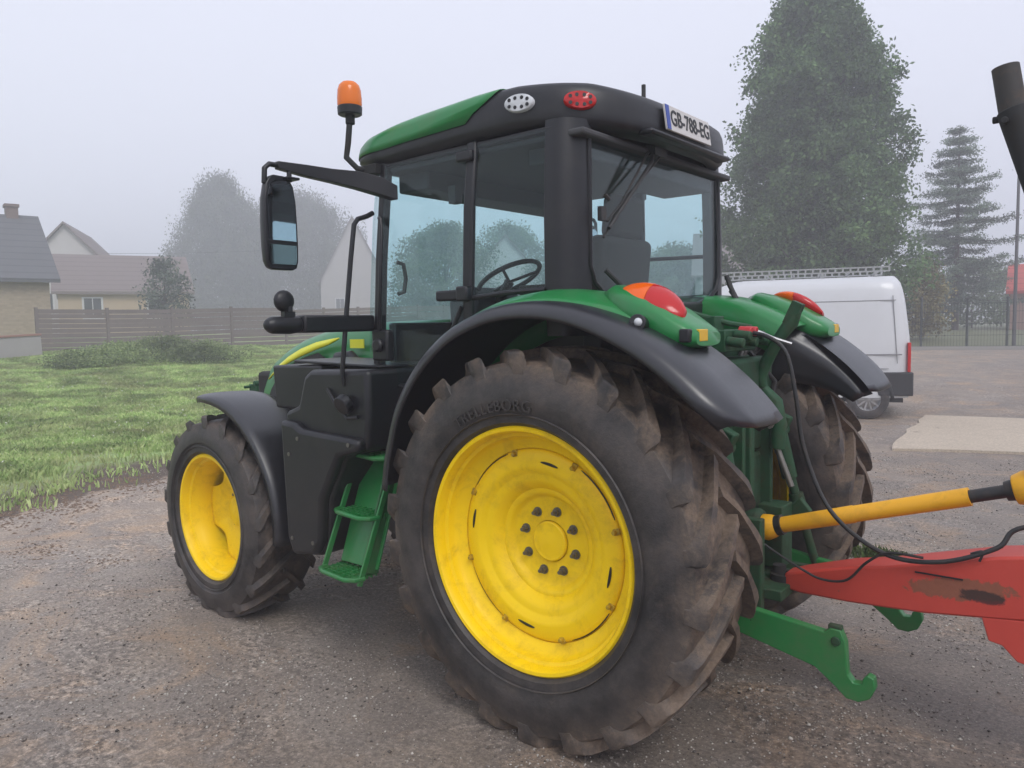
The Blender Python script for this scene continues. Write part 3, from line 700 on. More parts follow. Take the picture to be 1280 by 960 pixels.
# steps
sp = []
top = [(1.27, .84, 1.11), (.99, .84, 1.10)]; bot = [(1.33, 1.06, .49), (1.03, 1.07, .47)]
m = MB()
for a, b in zip(top, bot):
    m.bar(a, b, .012, .032, up=(0, 1, 0))
st = m.build('access_steps', GREEN, T, bevel=.003)
for k in range(3):
    t = k / 2 * .96 + .0; y = .86 + .19 * t; z = 1.10 - .61 * t; x0 = 1.27 + .055 * t; x1 = .99 + .035 * t
    m = MB(); m.tube([(x0, y, z), (x0 - .01, y + .045, z), (x0 - .06, y + .07, z), (x1 + .06, y + .075, z - .01), (x1 + .01, y + .05, z - .01), (x1, y, z - .01)], .013, 10)
    for j in range(5): m.bar((x0 - .01, y - .09 + j * .03, z - .006), (x1 + .01, y - .09 + j * .03, z - .012), .006, .022)
    for j in range(7):
        xx = x0 + (x1 - x0) * (j + .5) / 7; m.bar((xx, y - .11, z - .004), (xx, y + .06, z - .006), .006, .018)
    m.build('tread', GREEN, st)
m = MB(); m.box((1.15, .86, .82), (.29, .012, .62), Matrix.Rotation(R(20), 3, 'X')); m.build('step_back_plate', GREEN, st, bevel=.004)
m = MB(); m.box((1.03, .90, .82), (.012, .10, .64), Matrix.Rotation(R(20), 3, 'X')); m.box((1.12, .70, 1.0), (.30, .16, .10)); m.build('step_side_plate', GREENM, st, bevel=.004)

# cab body below the glass
m = MB()
m.prism([(1.22, 1.10), (1.22, 1.50), (1.20, 1.50), (.98, 1.46), (.70, 1.42), (.66, 1.20), (.72, 1.10)], .50, .80)
m.prism([(1.22, 1.10), (1.22, 1.50), (.98, 1.46), (.70, 1.42), (.66, 1.20), (.72, 1.10)], -.80, -.50)
m.box((.60, 0, 1.36), (1.24, 1.10, .12)); m.box((1.20, 0, 1.50), (.05, 1.30, .55)); m.box((-.05, 0, 1.58), (.10, 1.2, .55))
m.build('cab_base', BLACK, T, bevel=.012)
# pillars
def post(name, pts, w, d, mat=BLACK, bev=.012):
    m = MB()
    for s in (1, -1):
        rows = []
        for (x, y, z) in pts:
            rows.append([(x - w / 2, s * (y - d), z), (x + w / 2, s * (y - d), z), (x + w / 2, s * y, z), (x - w / 2, s * y, z)])
        m = MB(); m.grid(rows, cv=True); m.f += [(0, 1, 2, 3), tuple(len(m.v) - 4 + k for k in range(4))]; m.m += [0, 0]
        m.build(name, mat, T, bevel=bev)
post('front_pillar', [(1.17, .80, 1.15), (1.155, .81, 1.5), (1.12, .80, 2.1), (1.085, .775, 2.60)], .05, .05)
post('door_pillar', [(.50, .815, 1.72), (.495, .82, 1.9), (.485, .81, 2.3), (.475, .785, 2.60)], .058, .035)
for s in (1, -1):
    m = MB(); rows = []
    for z, dx in ((1.70, -.01), (1.88, 0), (2.2, .0), (2.45, .004), (2.62, .008)):
        yb = .80 if z < 2.3 else .80 - .03 * (z - 2.3) / .32
        w_ = .012 * (2.2 - z)
        rows.append([(.058 + dx, s * yb, z), (.0 + dx, s * (yb + .002), z), (-.035 + dx, s * (yb - .012), z), (-.066 + dx, s * (yb - .048), z), (-.085 + dx, s * (yb - .10 - w_), z), (-.088 + dx, s * (yb - .150 - w_), z), (-.055 + dx, s * (yb - .150), z), (.0, s * (yb - .09), z), (.05, s * (yb - .05), z)])
    m.grid(rows, cv=True); m.build('rear_pillar', BLACK, T, bevel=.006, sharp=50)
# cab cross rails
m = MB(); m.box((.54, .755, 2.578), (1.08, .04, .03)); m.box((.54, -.755, 2.578), (1.08, .04, .03)); m.box((-.05, 0, 2.60), (.04, .96, .06)); m.box((1.12, 0, 2.59), (.06, 1.45, .05)); m.build('cab_rail', BLACK, T, bevel=.008)
# glass
def pane(name, poly, mat=GLASS, th=.005, frame=True):
    m = MB(); m.add(poly, [tuple(range(len(poly)))]); return m.build(name, mat, T, solid=th, smooth=False)
for s in (1, -1):
    pane('door_glass', [(1.135, s * .80, 1.50), (1.10, s * .802, 2.1), (1.065, s * .775, 2.57), (.50, s * .777, 2.575), (.515, s * .806, 2.1), (.525, s * .812, 1.84), (.60, s * .81, 1.70), (.66, s * .805, 1.60), (.70, s * .80, 1.44), (.98, s * .80, 1.47)])
    pane('quarter_glass', [(.455, s * .812, 1.885), (.445, s * .777, 2.575), (.055, s * .775, 2.58), (.05, s * .80, 1.90)])
    # thin seal strip along the fender arch, door edge
    m = MB(); m.tube([(.455, s * .815, 1.88), (.25, s * .815, 1.895), (.05, s * .805, 1.90)], .012, 8); m.build('window_seal', BLACK, T)
    m = MB(); m.tube([(.53, s * .815, 1.84), (.60, s * .815, 1.72), (.66, s * .81, 1.60), (.70, s * .805, 1.44)], .012, 8); m.build('door_seal', BLACK, T)
    m = MB(); m.box((.60, s * .822, 1.895), (.16, .03, .05)); m.box((.50, s * .83, 1.90), (.07, .045, .07)); m.build('door_hinge', BLACK, T, bevel=.01)
    m = MB(); m.box((.50, s * .80, 2.53), (.10, .03, .05)); m.build('upper_hinge', BLACK, T, bevel=.01)
    m = MB(); m.tube([(1.0, s * .78, 2.08), (.985, s * .75, 2.07), (.98, s * .74, 2.0), (.985, s * .75, 1.93), (1.0, s * .78, 1.92)], .011, 8); m.build('inner_door_handle', HOSE, T)
pane('rear_window', [(-.078, .64, 1.99), (-.078, .61, 1.94), (-.078, .53, 1.885), (-.078, .40, 1.855), (-.078, -.40, 1.855), (-.078, -.53, 1.885), (-.078, -.61, 1.94), (-.078, -.64, 1.99), (-.076, -.64, 2.57), (-.076, .64, 2.57)])
m = MB(); m.tube([(-.084, .655, 2.55), (-.086, .66, 2.0), (-.086, .625, 1.93), (-.086, .53, 1.872), (-.086, .40, 1.842), (-.086, -.40, 1.842), (-.086, -.53, 1.872), (-.086, -.625, 1.93), (-.086, -.66, 2.0), (-.084, -.655, 2.55)], .012, 8); m.build('rear_window_seal', BLACK, T)
m = MB(); rows = []
for z, x0, bow in ((1.62, 1.23, .10), (1.9, 1.21, .12), (2.3, 1.17, .12), (2.58, 1.12, .12)):
    rows.append([(x0 + bow * math.cos(a), .78 * math.sin(a), z) for a in np.linspace(-PI / 2, PI / 2, 13)])
m.grid(rows); m.build('windscreen', GLASS, T, solid=.005, smooth=True)
# roof -----------------------------------------------------------------
def sp_(v, e): return math.copysign(abs(v) ** e, v)
def outline(u, sc=1.0):
    a = PI * u; ex = 2 / (6.5 if math.cos(a) > 0 else 3.3); ey = 2 / (5.5 if math.cos(a) > 0 else 3.3)
    ax = .88 if math.cos(a) > 0 else .79
    return (.55 + ax * sc * sp_(math.cos(a), ex), .805 * sc * sp_(math.sin(a), ey))
def zbot(x): return float(np.interp(x, [-.24, .2, .8, 1.05, 1.43], [2.575, 2.60, 2.585, 2.575, 2.61]))
def ztop(x): return float(np.interp(x, [-.24, -.1, .2, .6, 1.0, 1.2, 1.43], [2.755, 2.785, 2.80, 2.79, 2.760, 2.735, 2.69]))
RING = [(.90, 0, -.005), (.965, 0, 0), (.992, 0, .02), (1.0, .22, 0), (1.0, .36, 0), (.998, .55, 0), (.992, .75, 0), (.978, .90, 0), (.955, .98, .0), (.92, 1, .004), (.80, 1, .022), (.6, 1, .038), (.3, 1, .05), (.02, 1, .054)]
def rp(u, j, off=0):
    sc, f, dz = RING[j]; x, y = outline(u, sc)
    # blunt the rear a little: roof narrows towards the back corners
    x0, _ = outline(u, 1.0)
    if x < -.05 and j > 2: x += (.0)
    zb, zt_ = zbot(x0), ztop(x0); z = zb + (zt_ - zb) * f + dz
    if off: x += off * .3 * (1 if x > .5 else -1); y += off * (1 if y > 0 else -1) * min(1, abs(y) * 5); z += off
    return (x, y, z)
m = MB(); us = np.linspace(-1, 1, 121)
rows = [[rp(u, j) for u in us[:-1]] for j in range(len(RING))]
m.grid(rows, cv=True); m.build('roof', BLACK, T, sharp=60)
# green roof cap, open towards the black rear quarter
m = MB(); rows = []
UB = {4: .5045, 5: .512, 6: .530, 7: .543, 8: .548, 9: .550, 10: .553, 11: .556, 12: .56, 13: .56}
for j in range(4, 14):
    ub = UB[j]; rows.append([rp(u, j, .005) for u in np.linspace(-ub, ub, 61)])
m.grid(rows); m.build('roof_cap', GREEN, T, solid=.003, sharp=60)
m = MB(); m.box((.50, 0, 2.555), (1.24, 1.50, .03)); m.box((1.0, 0, 2.50), (.22, 1.3, .10)); m.box((.10, 0, 2.51), (.30, 1.30, .08)); m.build('headliner', HEAD, T, bevel=.01)
# roof lamps
def oval(name, u, j, a, b_, mat, dots=True, zoff=0):
    p = Vector(rp(u, j)); q1 = Vector(rp(u + .01, j)); q0 = Vector(rp(u - .01, j)); t = (q1 - q0).normalized(); upv = (Vector(rp(u, j + 1)) - Vector(rp(u, j - 1))).normalized(); n_ = t.cross(upv).normalized()
    if n_.dot(p - Vector((.55, 0, p.z))) < 0: n_ = -n_
    p = p + Vector((0, 0, zoff)); w = upv
    m = MB(); ring = []
    for d_, s_ in ((-.015, 1.), (.012, 1.), (.018, .9)):
        ring.append([p + n_ * d_ + t * (a * s_ * math.cos(k * PI / 12)) + w * (b_ * s_ * math.sin(k * PI / 12)) for k in range(24)])
    ring.append([p + n_ * .019] * 24)
    m.grid(ring, cv=True); o = m.build(name, mat, T, sharp=50)
    if dots:
        m = MB()
        for du, dv in ((-.6, .35), (-.6, -.35), (-.2, .5), (-.2, -.5), (.25, .5), (.25, -.5), (.62, .3), (.62, -.3)):
            c0 = p + n_ * .019 + t * (a * du) + w * (b_ * dv); m.cyl(c0 - n_ * .004, c0 + n_ * .0015, .008, n=10)
        m.build('led_cells', INK, o)
for s in (1, -1):
    oval('roof_work_lamp', s * .590, 5, .072, .040, WHITEL)
    oval('roof_tail_lamp', s * .725, 5, .070, .040, REDL)
    # square work lamps in the rear roof corner
m = MB(); m.box((-.248, .05, 2.675), (.012, .46, .118), Matrix.Rotation(R(8), 3, 'Y'))
pl = m.build('licence_plate', WHITEP, T, bevel=.003)
rot = Matrix.Rotation(R(8), 3, 'Y')
m = MB()
m.box(Vector((-.248, .05, 2.675)) + rot @ Vector((-.0065, .212, 0)), (.003, .034, .112), rot); m.build('plate_band', BLUEP, pl)
def text_mesh(txt, size, ext=.001):
    cu = bpy.data.curves.new('t', 'FONT'); cu.body = txt; cu.size = size; cu.extrude = ext; cu.align_x = 'CENTER'; cu.align_y = 'CENTER'; cu.offset = size * .012
    ob = bpy.data.objects.new('t', cu); C.objects.link(ob); bpy.context.view_layer.update(); tm = bpy.data.meshes.new_from_object(ob)
    bpy.data.objects.remove(ob); bpy.data.curves.remove(cu); return tm
tm = text_mesh('GB-788-EG', .100); m = MB()
xs_ = [q.co.x for q in tm.vertices]; sx = .40 / (max(xs_) - min(xs_))
m.add([Vector((-.248, .05, 2.675)) + rot @ Vector((-.008 - q.co.z, -q.co.x * sx - .015, q.co.y)) for q in tm.vertices], [tuple(p_.vertices) for p_ in tm.polygons])
m.build('plate_lettering', INK, pl, smooth=False, clean=False)
m = MB(); m.box((-.22, 0, 2.59), (.08, .84, .025)); m.build('roof_rear_lip', BLACK, T, bevel=.012)
m = MB(); m.cyl((-.14, .28, 2.77), (-.14, .28, 2.835), .010, n=10); m.build('washer_nozzle', HOSE, T)

# beacon
m = MB(); m.tube([(1.16, .77, 2.56), (1.22, .83, 2.57), (1.27, .86, 2.63), (1.265, .85, 2.70), (1.26, .835, 2.84)], .016, 10); m.box((1.16, .78, 2.56), (.12, .07, .05)); m.cyl((1.26, .835, 2.80), (1.26, .835, 2.85), .024, n=16)
bs = m.build('beacon', DARK, T, bevel=.004)
m = MB(); m.lathe([(2.845, .045), (2.85, .062), (2.885, .064), (2.89, .060)], c=(1.26, .835, 0), axis='z', n=32); m.cyl((1.26, .835, 2.845), (1.26, .835, 2.889), .055, n=32); m.build('beacon_base', BLACK, bs)
m = MB(); m.lathe([(2.888, .060), (2.90, .063), (2.93, .063), (2.97, .060), (2.995, .052), (3.01, .036), (3.015, .001)], c=(1.26, .835, 0), axis='z', n=32); m.build('beacon_lens', BEACON, bs)

# mirror arm and mirror
m = MB()
for s in (1, -1):
    m = MB(); rows = []
    for (x, y, z, w, h) in [(.98, .80, 2.42, .05, .07), (1.06, .84, 2.46, .055, .09), (1.12, .93, 2.485, .05, .085), (1.16, 1.05, 2.495, .045, .065), (1.19, 1.18, 2.505, .04, .055), (1.20, 1.33, 2.512, .035, .035)]:
        rows.append([(x - w / 2, s * y, z - h / 2), (x + w / 2, s * y, z - h / 2), (x + w / 2, s * y, z + h / 2), (x - w / 2, s * y, z + h / 2)])
    m.grid(rows, cv=True); m.f += [(0, 1, 2, 3), tuple(len(m.v) - 4 + k for k in range(4))]; m.m += [0, 0]
    m.tube([(1.20, s * 1.31, 2.512), (1.20, s * 1.37, 2.512), (1.20, s * 1.395, 2.49), (1.20, s * 1.40, 2.42)], .013, 10)
    m.cyl((1.19, s * 1.27, 2.44), (1.19, s * 1.27, 2.50), .012, n=10); m.box((1.19, s * 1.27, 2.455), (.07, .07, .012))
    arm = m.build('mirror_arm', BLACK, T, bevel=.006)
    # mirror head: curved shell facing back
    yc = 1.325; hd = Matrix.Rotation(R(4) * s, 3, 'Z')
    def mp(dx, dy, z): q = hd @ Vector((dx, dy * s, 0)); return (1.20 + q.x, s * yc + q.y, z)
    m = MB(); rows = []
    zz = [2.03, 2.04, 2.07, 2.14, 2.25, 2.35, 2.42, 2.455, 2.465]; hw = [.06, .082, .092, .095, .094, .090, .078, .055, .03]; dp = [.02, .04, .055, .062, .065, .062, .05, .035, .02]
    for z, w, d_ in zip(zz, hw, dp):
        rows.append([mp(-.012, -w, z), mp(-.012, w, z), mp(.01, w, z), mp(.01 + d_ * .7, w * .75, z), mp(.01 + d_, 0, z), mp(.01 + d_ * .7, -w * .75, z), mp(.01, -w, z)])
    m.grid(rows, cv=True); m.f += [tuple(range(7)), tuple(len(m.v) - 7 + k for k in range(7))]; m.m += [0, 0]
    mh = m.build('mirror_housing', BLACK, T, bevel=.006, sharp=50)
    m = MB(); m.add([mp(-.0165, -.078, 2.165), mp(-.0165, .078, 2.165), mp(-.0165, .078, 2.36), mp(-.0165, .060, 2.42), mp(-.0165, .03, 2.44), mp(-.0165, -.03, 2.44), mp(-.0165, -.060, 2.42), mp(-.0165, -.078, 2.36)], [tuple(range(8))]); m.build('mirror_glass', MIRG, mh, solid=.004, smooth=False)
    m = MB(); m.add([mp(-.0165, -.070, 2.055), mp(-.0165, .070, 2.055), mp(-.0165, .078, 2.075), mp(-.0165, .078, 2.145), mp(-.0165, -.078, 2.145), mp(-.0165, -.078, 2.075)], [tuple(range(6))]); m.build('wide_angle_glass', flat('wide_mirror_glass', (.25, .27, .27), .06, 1), mh, solid=.004, smooth=False)
    # light bar reaching out from the cab foot
    m = MB(); m.bar((1.20, s * .80, 1.775), (1.20, s * 1.24, 1.775), .09, .085); m.tube([(1.20, s * 1.24, 1.775), (1.20, s * 1.30, 1.770), (1.20, s * 1.40, 1.772), (1.20, s * 1.43, 1.775)], [.04, .042, .04, .018], 16)
    lb = m.build('lamp_arm', BLACK, T, bevel=.012)
    m = MB(); m.cyl((1.20, s * 1.29, 1.80), (1.20, s * 1.29, 1.86), .014, n=10); m.box((1.20, s * 1.30, 1.82), (.03, .06, .03)); m.ball((1.215, s * 1.31, 1.885), .055, 18, (.55, 1, .95)); m.build('round_marker_mirror', BLACK, lb)
    # grab rails
    m = MB(); m.tube([(1.15, s * .80, 2.34), (1.15, s * .84, 2.32), (1.15, s * .90, 2.30), (1.15, s * .925, 2.27), (1.16, s * .945, 2.10), (1.17, s * .98, 1.80), (1.18, s * 1.01, 1.52), (1.18, s * 1.0, 1.46)], .013, 10); m.build('grab_rail', BLACK, T)
    m = MB(); m.tube([(1.10, s * .80, 2.31), (1.06, s * .83, 2.30), (1.04, s * .84, 2.25), (1.05, s * .85, 2.0), (1.075, s * .845, 1.75), (1.09, s * .81, 1.70)], .011, 10); m.build('door_grab_handle', BLACK, T)
    m = MB(); m.box((1.08, s * .82, 1.66), (.12, .05, .16)); m.cyl((1.08, s * .84, 1.66), (1.08, s * .87, 1.66), .035, n=18); m.build('door_latch', BLACK, T, bevel=.012)

# cab interior
m = MB(); m.box((.42, 0, 1.72), (.50, .50, .16)); m.box((.42, 0, 1.55), (.3, .4, .28)); st_ = m.build('seat', SEATB, T, bevel=.04, seg=3)
m = MB(); m.box((.17, 0, 1.98), (.12, .48, .42), Matrix.Rotation(R(-6), 3, 'Y')); m.build('backrest', SEATB, st_, bevel=.04, seg=3)
m = MB(); m.box((.14, 0, 2.29), (.10, .28, .22), Matrix.Rotation(R(-6), 3, 'Y')); m.build('headrest', SEATB, st_, bevel=.035, seg=3)
m = MB(); m.box((.42, .30, 1.93), (.32, .07, .05)); m.box((.42, -.33, 1.93), (.36, .10, .06)); m.build('armrest', SEATB, st_, bevel=.015)
m = MB(); m.box((.40, -.58, 1.64), (.90, .30, .50)); m.build('side_console', INTER, T, bevel=.03)
m = MB(); m.prism([(1.18, 1.4), (1.2, 1.90), (1.05, 1.98), (.98, 1.93), (1.06, 1.4)], -.20, .20); dsh = m.build('dashboard', INTER, T, bevel=.02)
m = MB(); cx, cz = .90, 2.02; tl = Matrix.Rotation(R(28), 3, 'Y'); pts = [Vector((cx, 0, cz)) + tl @ Vector((.19 * math.cos(a), .19 * math.sin(a), 0)) for a in np.linspace(0, 2 * PI, 33)]
m.tube(pts, .014, 8, caps=False)
for a in (0, 2.1, 4.2): m.tube([Vector((cx, 0, cz - .02)), Vector((cx, 0, cz)) + tl @ Vector((.19 * math.cos(a), .19 * math.sin(a), 0))], .010, 6)
m.tube([(cx, 0, cz - .02), (1.05, 0, 1.8)], .03, 10); m.build('steering_wheel', HOSE, T)
m = MB(); m.box((.95, -.62, 2.15), (.03, .22, .16)); m.tube([(.95, -.70, 2.1), (1.0, -.74, 1.8)], .012, 8); m.box((.80, .55, 2.42), (.05, .05, .09)); m.tube([(.62, -.70, 1.95), (.62, -.5, 2.0), (.60, -.5, 2.1)], .012, 8); m.build('cab_monitor', INTER, T, bevel=.008)
m = MB(); m.tube([(1.05, -.76, 2.15), (.05, -.78, 2.13)], .012, 8); m.build('window_rail', BLACK, T)
# rear wiper and window handle
m = MB(); m.tube([(-.13, .18, 2.56), (-.15, .22, 2.50), (-.15, .40, 2.34), (-.145, .60, 2.16)], .009, 8); m.tube([(-.14, .24, 2.54), (-.13, .62, 2.12)], .006, 6); m.tube([(-.135, .10, 2.55), (-.135, .60, 2.19)], .006, 6); m.box((-.13, .14, 2.56), (.05, .12, .05)); m.build('rear_wiper', HOSE, T)
m = MB(); m.tube([(-.14, .62, 2.30), (-.15, .60, 2.28)], .01, 6); m.box((-.13, .63, 2.22), (.02, .04, .06)); m.build('window_latch', HOSE, T)
# black hoses and pipe at the right of the cab back
m = MB()
for k in range(5): m.tube([(-.16, -.60 - .03 * k, 2.0 - .04 * k), (-.22, -.60 - .02 * k, 1.85), (-.34, -.50 - .03 * k, 1.74), (-.40, -.3 - .08 * k, 1.66), (-.38, -.2, 1.5)], .014, 8)
m.build('rear_hoses', HOSE, T)
m = MB(); m.tube([(-.14, .62, 1.98), (-.20, .55, 1.89), (-.26, .40, 1.86), (-.28, .3, 1.80)], .012, 8); m.build('washer_hose', HOSE, T)

# rear end: hitch, linkage ---------------------------------------------------
m = MB(); m.box((-.36, 0, 1.35), (.34, .62, .45)); m.box((-.40, 0, .82), (.26, .5, .60)); m.box((-.2, 0, 1.62), (.3, .8, .14)); m.cyl((-.4, 0, .78), (-.6, 0, .78), .09, n=24); m.build('rear_housing', DARKG, T, bevel=.02)
m = MB()
m.box((-.50, .17, .92), (.16, .03, .75)); m.box((-.50, -.17, .92), (.16, .03, .75)); m.box((-.60, .0, .53), (.30, .34, .05)); m.box((-.56, .10, 1.10), (.06, .05, .4)); m.box((-.60, -.16, .72), (.12, .14, .30)); m.box((-.62, .18, .66), (.10, .05, .42))
m.bar((-.44, -.25, .62), (-.72, -.25, .86), .04, .08); m.bar((-.44, .25, .55), (-.66, .22, .8), .03, .07)
m.build('hitch_frame', GREEND, T, bevel=.006)
for s in (1, -1):
    L = MB(); y = .42 * s
    L.prism([(-.30, .62), (-.72, .555), (-1.015, .525), (-1.035, .545), (-1.075, .545), (-1.095, .50), (-1.10, .42), (-1.105, .375), (-1.125, .350), (-1.155, .352), (-1.160, .375), (-1.175, .392), (-1.198, .385), (-1.205, .345), (-1.185, .300), (-1.145, .278), (-1.10, .280), (-1.06, .315), (-.98, .375), (-.72, .43), (-.30, .52)], y - .021, y + .021)
    lk = L.build('lower_link_arm', GREEN, T, bevel=.004)
    m = MB(); m.cyl((-1.06, y - .03, .50), (-1.06, y + .03, .50), .018, n=14); m.box((-1.052, y, .548), (.05, .03, .02)); m.build('hook_latch', GREEND, lk, bevel=.004)
    m = MB(); m.cyl((-.72, y, .50), (-.60, s * .36, .98), .022, n=14); m.cyl((-.60, s * .36, .96), (-.555, s * .34, 1.18), .038, n=16); m.cyl((-.66, s * .39, .74), (-.625, s * .375, .88), .036, n=16); m.build('lift_rod', GREEND, T)
    m = MB(); m.bar((-.25, s * .30, 1.38), (-.60, s * .34, 1.22), .05, .10); m.cyl((-.56, s * .28, 1.20), (-.56, s * .40, 1.20), .03, n=14); m.build('lift_arm', GREEND, T, bevel=.01)
    m = MB(); m.bar((-.30, s * .22, .55), (-.75, s * .38, .50), .03, .05); m.build('sway_block', GREEND, T, bevel=.005)
m = MB(); m.tube([(-.70, -.15, 1.79), (-.675, -.15, 1.74), (-.62, -.15, 1.67), (-.56, -.15, 1.56), (-.525, -.15, 1.48), (-.54, -.15, 1.43)], [.022, .034, .028, .030, .030, .022], 12)
m.box((-.685, -.15, 1.78), (.05, .05, .11), Matrix.Rotation(R(-25), 3, 'Y')); m.tube([(-.545, -.15, 1.42), (-.60, -.15, 1.36), (-.62, -.15, 1.25), (-.61, -.15, 1.14)], [.025, .036, .038, .034], 14)
tl_ = m.build('top_link', GREEND, T)
m = MB(); m.tube([(-.61, -.15, 1.14), (-.68, -.15, .96)], .015, 12); m.build('link_spindle', STEEL, tl_)
m = MB(); m.box((-.40, .02, 1.66), (.20, .36, .10)); 
for k in range(5): m.cyl((-.50, -.14 + .08 * k, 1.66 + .03 * (k % 2)), (-.58, -.14 + .08 * k, 1.65 + .03 * (k % 2)), .022, n=12)
m.box((-.36, .10, 1.74), (.14, .10, .07)); m.tube([(-.30, .2, 1.80), (-.45, .05, 1.74), (-.52, -.05, 1.72)], .014, 8); m.build('hydraulic_valves', GREEND, T, bevel=.008)
for k, y in enumerate((-.02, .04)):
    m = MB(); m.cyl((-.50, y, 1.705), (-.56, y, 1.70), .022, n=14); m.build('coupler_cap', REDP, T, bevel=.004)
m = MB(); m.tube([(-.56, -.03, 1.70), (-.62, -.05, 1.67), (-.70, -.08, 1.64)], .008, 8); m.build('coupler_lever', ALU, T)
m = MB(); m.tube([(-.78, .30, 1.36), (-.74, .28, 1.30)], .007, 8); m.tube([(-.765, .27, 1.36), (-.72, .25, 1.29)], .006, 8); m.build('spring_pins', ALU, T)
m = MB()
for pts in ([(-.45, -.2, 1.6), (-.55, -.28, 1.45), (-.50, -.25, 1.2), (-.5, -.2, .9)], [(-.45, .15, 1.6), (-.58, .16, 1.45), (-.52, .12, 1.2), (-.52, .1, 1.0)], [(-.35, .30, 1.5), (-.5, .30, 1.3), (-.5, .28, 1.0), (-.45, .3, .7)]): m.tube(pts, .013, 8)
m.build('hydraulic_lines', HOSE, T)

# ------------------------------------------------------------------ red implement behind, drive shaft, hoses
I = thing('towed_implement', 'red towed farm implement drawbar with scraped paint, hitched behind the tractor', 'implement', (-2.4, 0, 0))
def ib(m, name, mat, **k):
    o = m.build(name, mat, None, **k); o.parent = I; o.location = Vector(o.location) - Vector((-2.4, 0, 0)); return o
m = MB(); rows = []
for x, zt, zb, w in [(-.72, .600, .530, .05), (-.80, .628, .528, .07), (-1.00, .690, .535, .085), (-1.15, .722, .545, .09), (-1.30, .765, .556, .095), (-1.55, .835, .590, .10), (-1.9, .90, .64, .10), (-2.4, .94, .66, .10), (-3.4, .94, .66, .10)]:
    rows.append([(x, -w, zb), (x, w, zb), (x, w, zt), (x, -w, zt)])
m.grid(rows, cv=True); m.f += [(0, 1, 2, 3), tuple(len(m.v) - 4 + k for k in range(4))]; m.m += [0, 0]
ib(m, 'drawbar', REDI, bevel=.010, sharp=20)
m = MB(); m.prism([(-1.50, .588), (-1.525, .50), (-1.57, .492), (-1.62, .44), (-1.85, .40), (-1.95, .62), (-1.70, .61)], .055, .098); m.prism([(-1.50, .588), (-1.525, .50), (-1.57, .492), (-1.62, .44), (-1.85, .40), (-1.95, .62), (-1.70, .61)], -.098, -.055); pb = ib(m, 'bracket_plate', REDI, bevel=.004)
m = MB(); m.box((-1.35, .1005, .724), (.17, .004, .006)); ib(m, 'scraped_weld_line', INK)
m = MB(); m.cyl((-.68, 0, .50), (-.68, 0, .62), .03, n=16); m.lathe([(-.02, .035), (.02, .035), (.02, .06), (-.02, .06)], c=(-.70, 0, .565), axis='z', n=24, closed=True); ib(m, 'hitch_eye', DARK)
m = MB(); tb = [(-1.515, -.0, 2.68), (-1.56, 0, 2.42), (-1.60, 0, 2.28), (-1.80, 0, 1.60), (-2.05, 0, .93)]
m.cyl(tb[0], (-1.545, 0, 2.50), .046, .047, n=18); ib(m, 'marker_tube', paint('weathered_steel', (.045, .042, .040), .6, .2, dirt=.6, dsc=14))
m = MB(); m.cyl((-1.54, 0, 2.52), tb[4], .052, .060, n=18); m.cyl((-1.525, .05, 2.47), (-1.525, .075, 2.47), .014, n=8); m.cyl((-1.50, 0, 2.49), (-1.478, 0, 2.49), .014, n=8); ib(m, 'marker_arm', DARK, bevel=.004)
m = MB(); m.box((-3.0, 0, .80), (.16, 2.6, .16)); m.box((-3.4, 0, .80), (.16, 2.6, .16)); m.box((-3.2, 0, 1.1), (.5, 1.6, .5)); ib(m, 'cross_frame', REDI, bevel=.012)
m = MB()
for y in (-1.35, 1.35): m.lathe([(-.1, .30), (-.11, .36), (-.08, .40), (.08, .40), (.11, .36), (.1, .30), (.03, .24), (.02, .001)], c=(-3.3, y, .40), n=40)
m.cyl((-3.3, -1.35, .40), (-3.3, 1.35, .40), .04, n=12); m.box((-3.3, .9, .6), (.1, .08, .35)); m.box((-3.3, -.9, .6), (.1, .08, .35)); ib(m, 'transport_wheels', RUBBER)

D = thing('drive_shaft', 'orange-yellow plastic guarded drive shaft running above the red drawbar', 'drive shaft', (-1.1, 0, .9))
def db(m, name, mat, **k):
    o = m.build(name, mat, None, **k); o.parent = D; o.location = Vector(o.location) - Vector((-1.1, 0, .9)); return o
dd = Vector((-1.4441 + .60, 0, 1.0359 - .780)).normalized(); a0 = Vector((-.60, 0, .782))
def sx_(t): return a0 + dd * t
m = MB(); m.tube([sx_(.10), sx_(.42), sx_(.425), sx_(.875)], [.036, .0385, .036, .0375], 24); db(m, 'outer_guard', SHAFTY)
m = MB(); m.tube([sx_(.0), sx_(.02), sx_(.05), sx_(.075)], [.055, .062, .055, .045], 20); db(m, 'guard_cone', SHAFTY)
m = MB(); m.tube([sx_(.07), sx_(.10)], .047, 20); db(m, 'black_collar', HOSE)
m = MB(); m.tube([sx_(.875), sx_(1.0), sx_(1.001), sx_(1.03)], [.026, .026, .038, .042], 20); db(m, 'inner_guard', HOSE); m = MB(); m.tube([sx_(-.10), sx_(.0)], .035, 16); db(m, 'yoke', DARK)
m = MB(); m.tube([sx_(1.03), sx_(1.07), sx_(1.16), sx_(1.22)], [.055, .068, .068, .05], 24); m.box(sx_(1.10) + Vector((0, .03, .05)), (.07, .04, .05)); m.tube([sx_(1.22), sx_(2.1)], .045, 16); db(m, 'far_guard_cone', SHAFTY, bevel=.004)

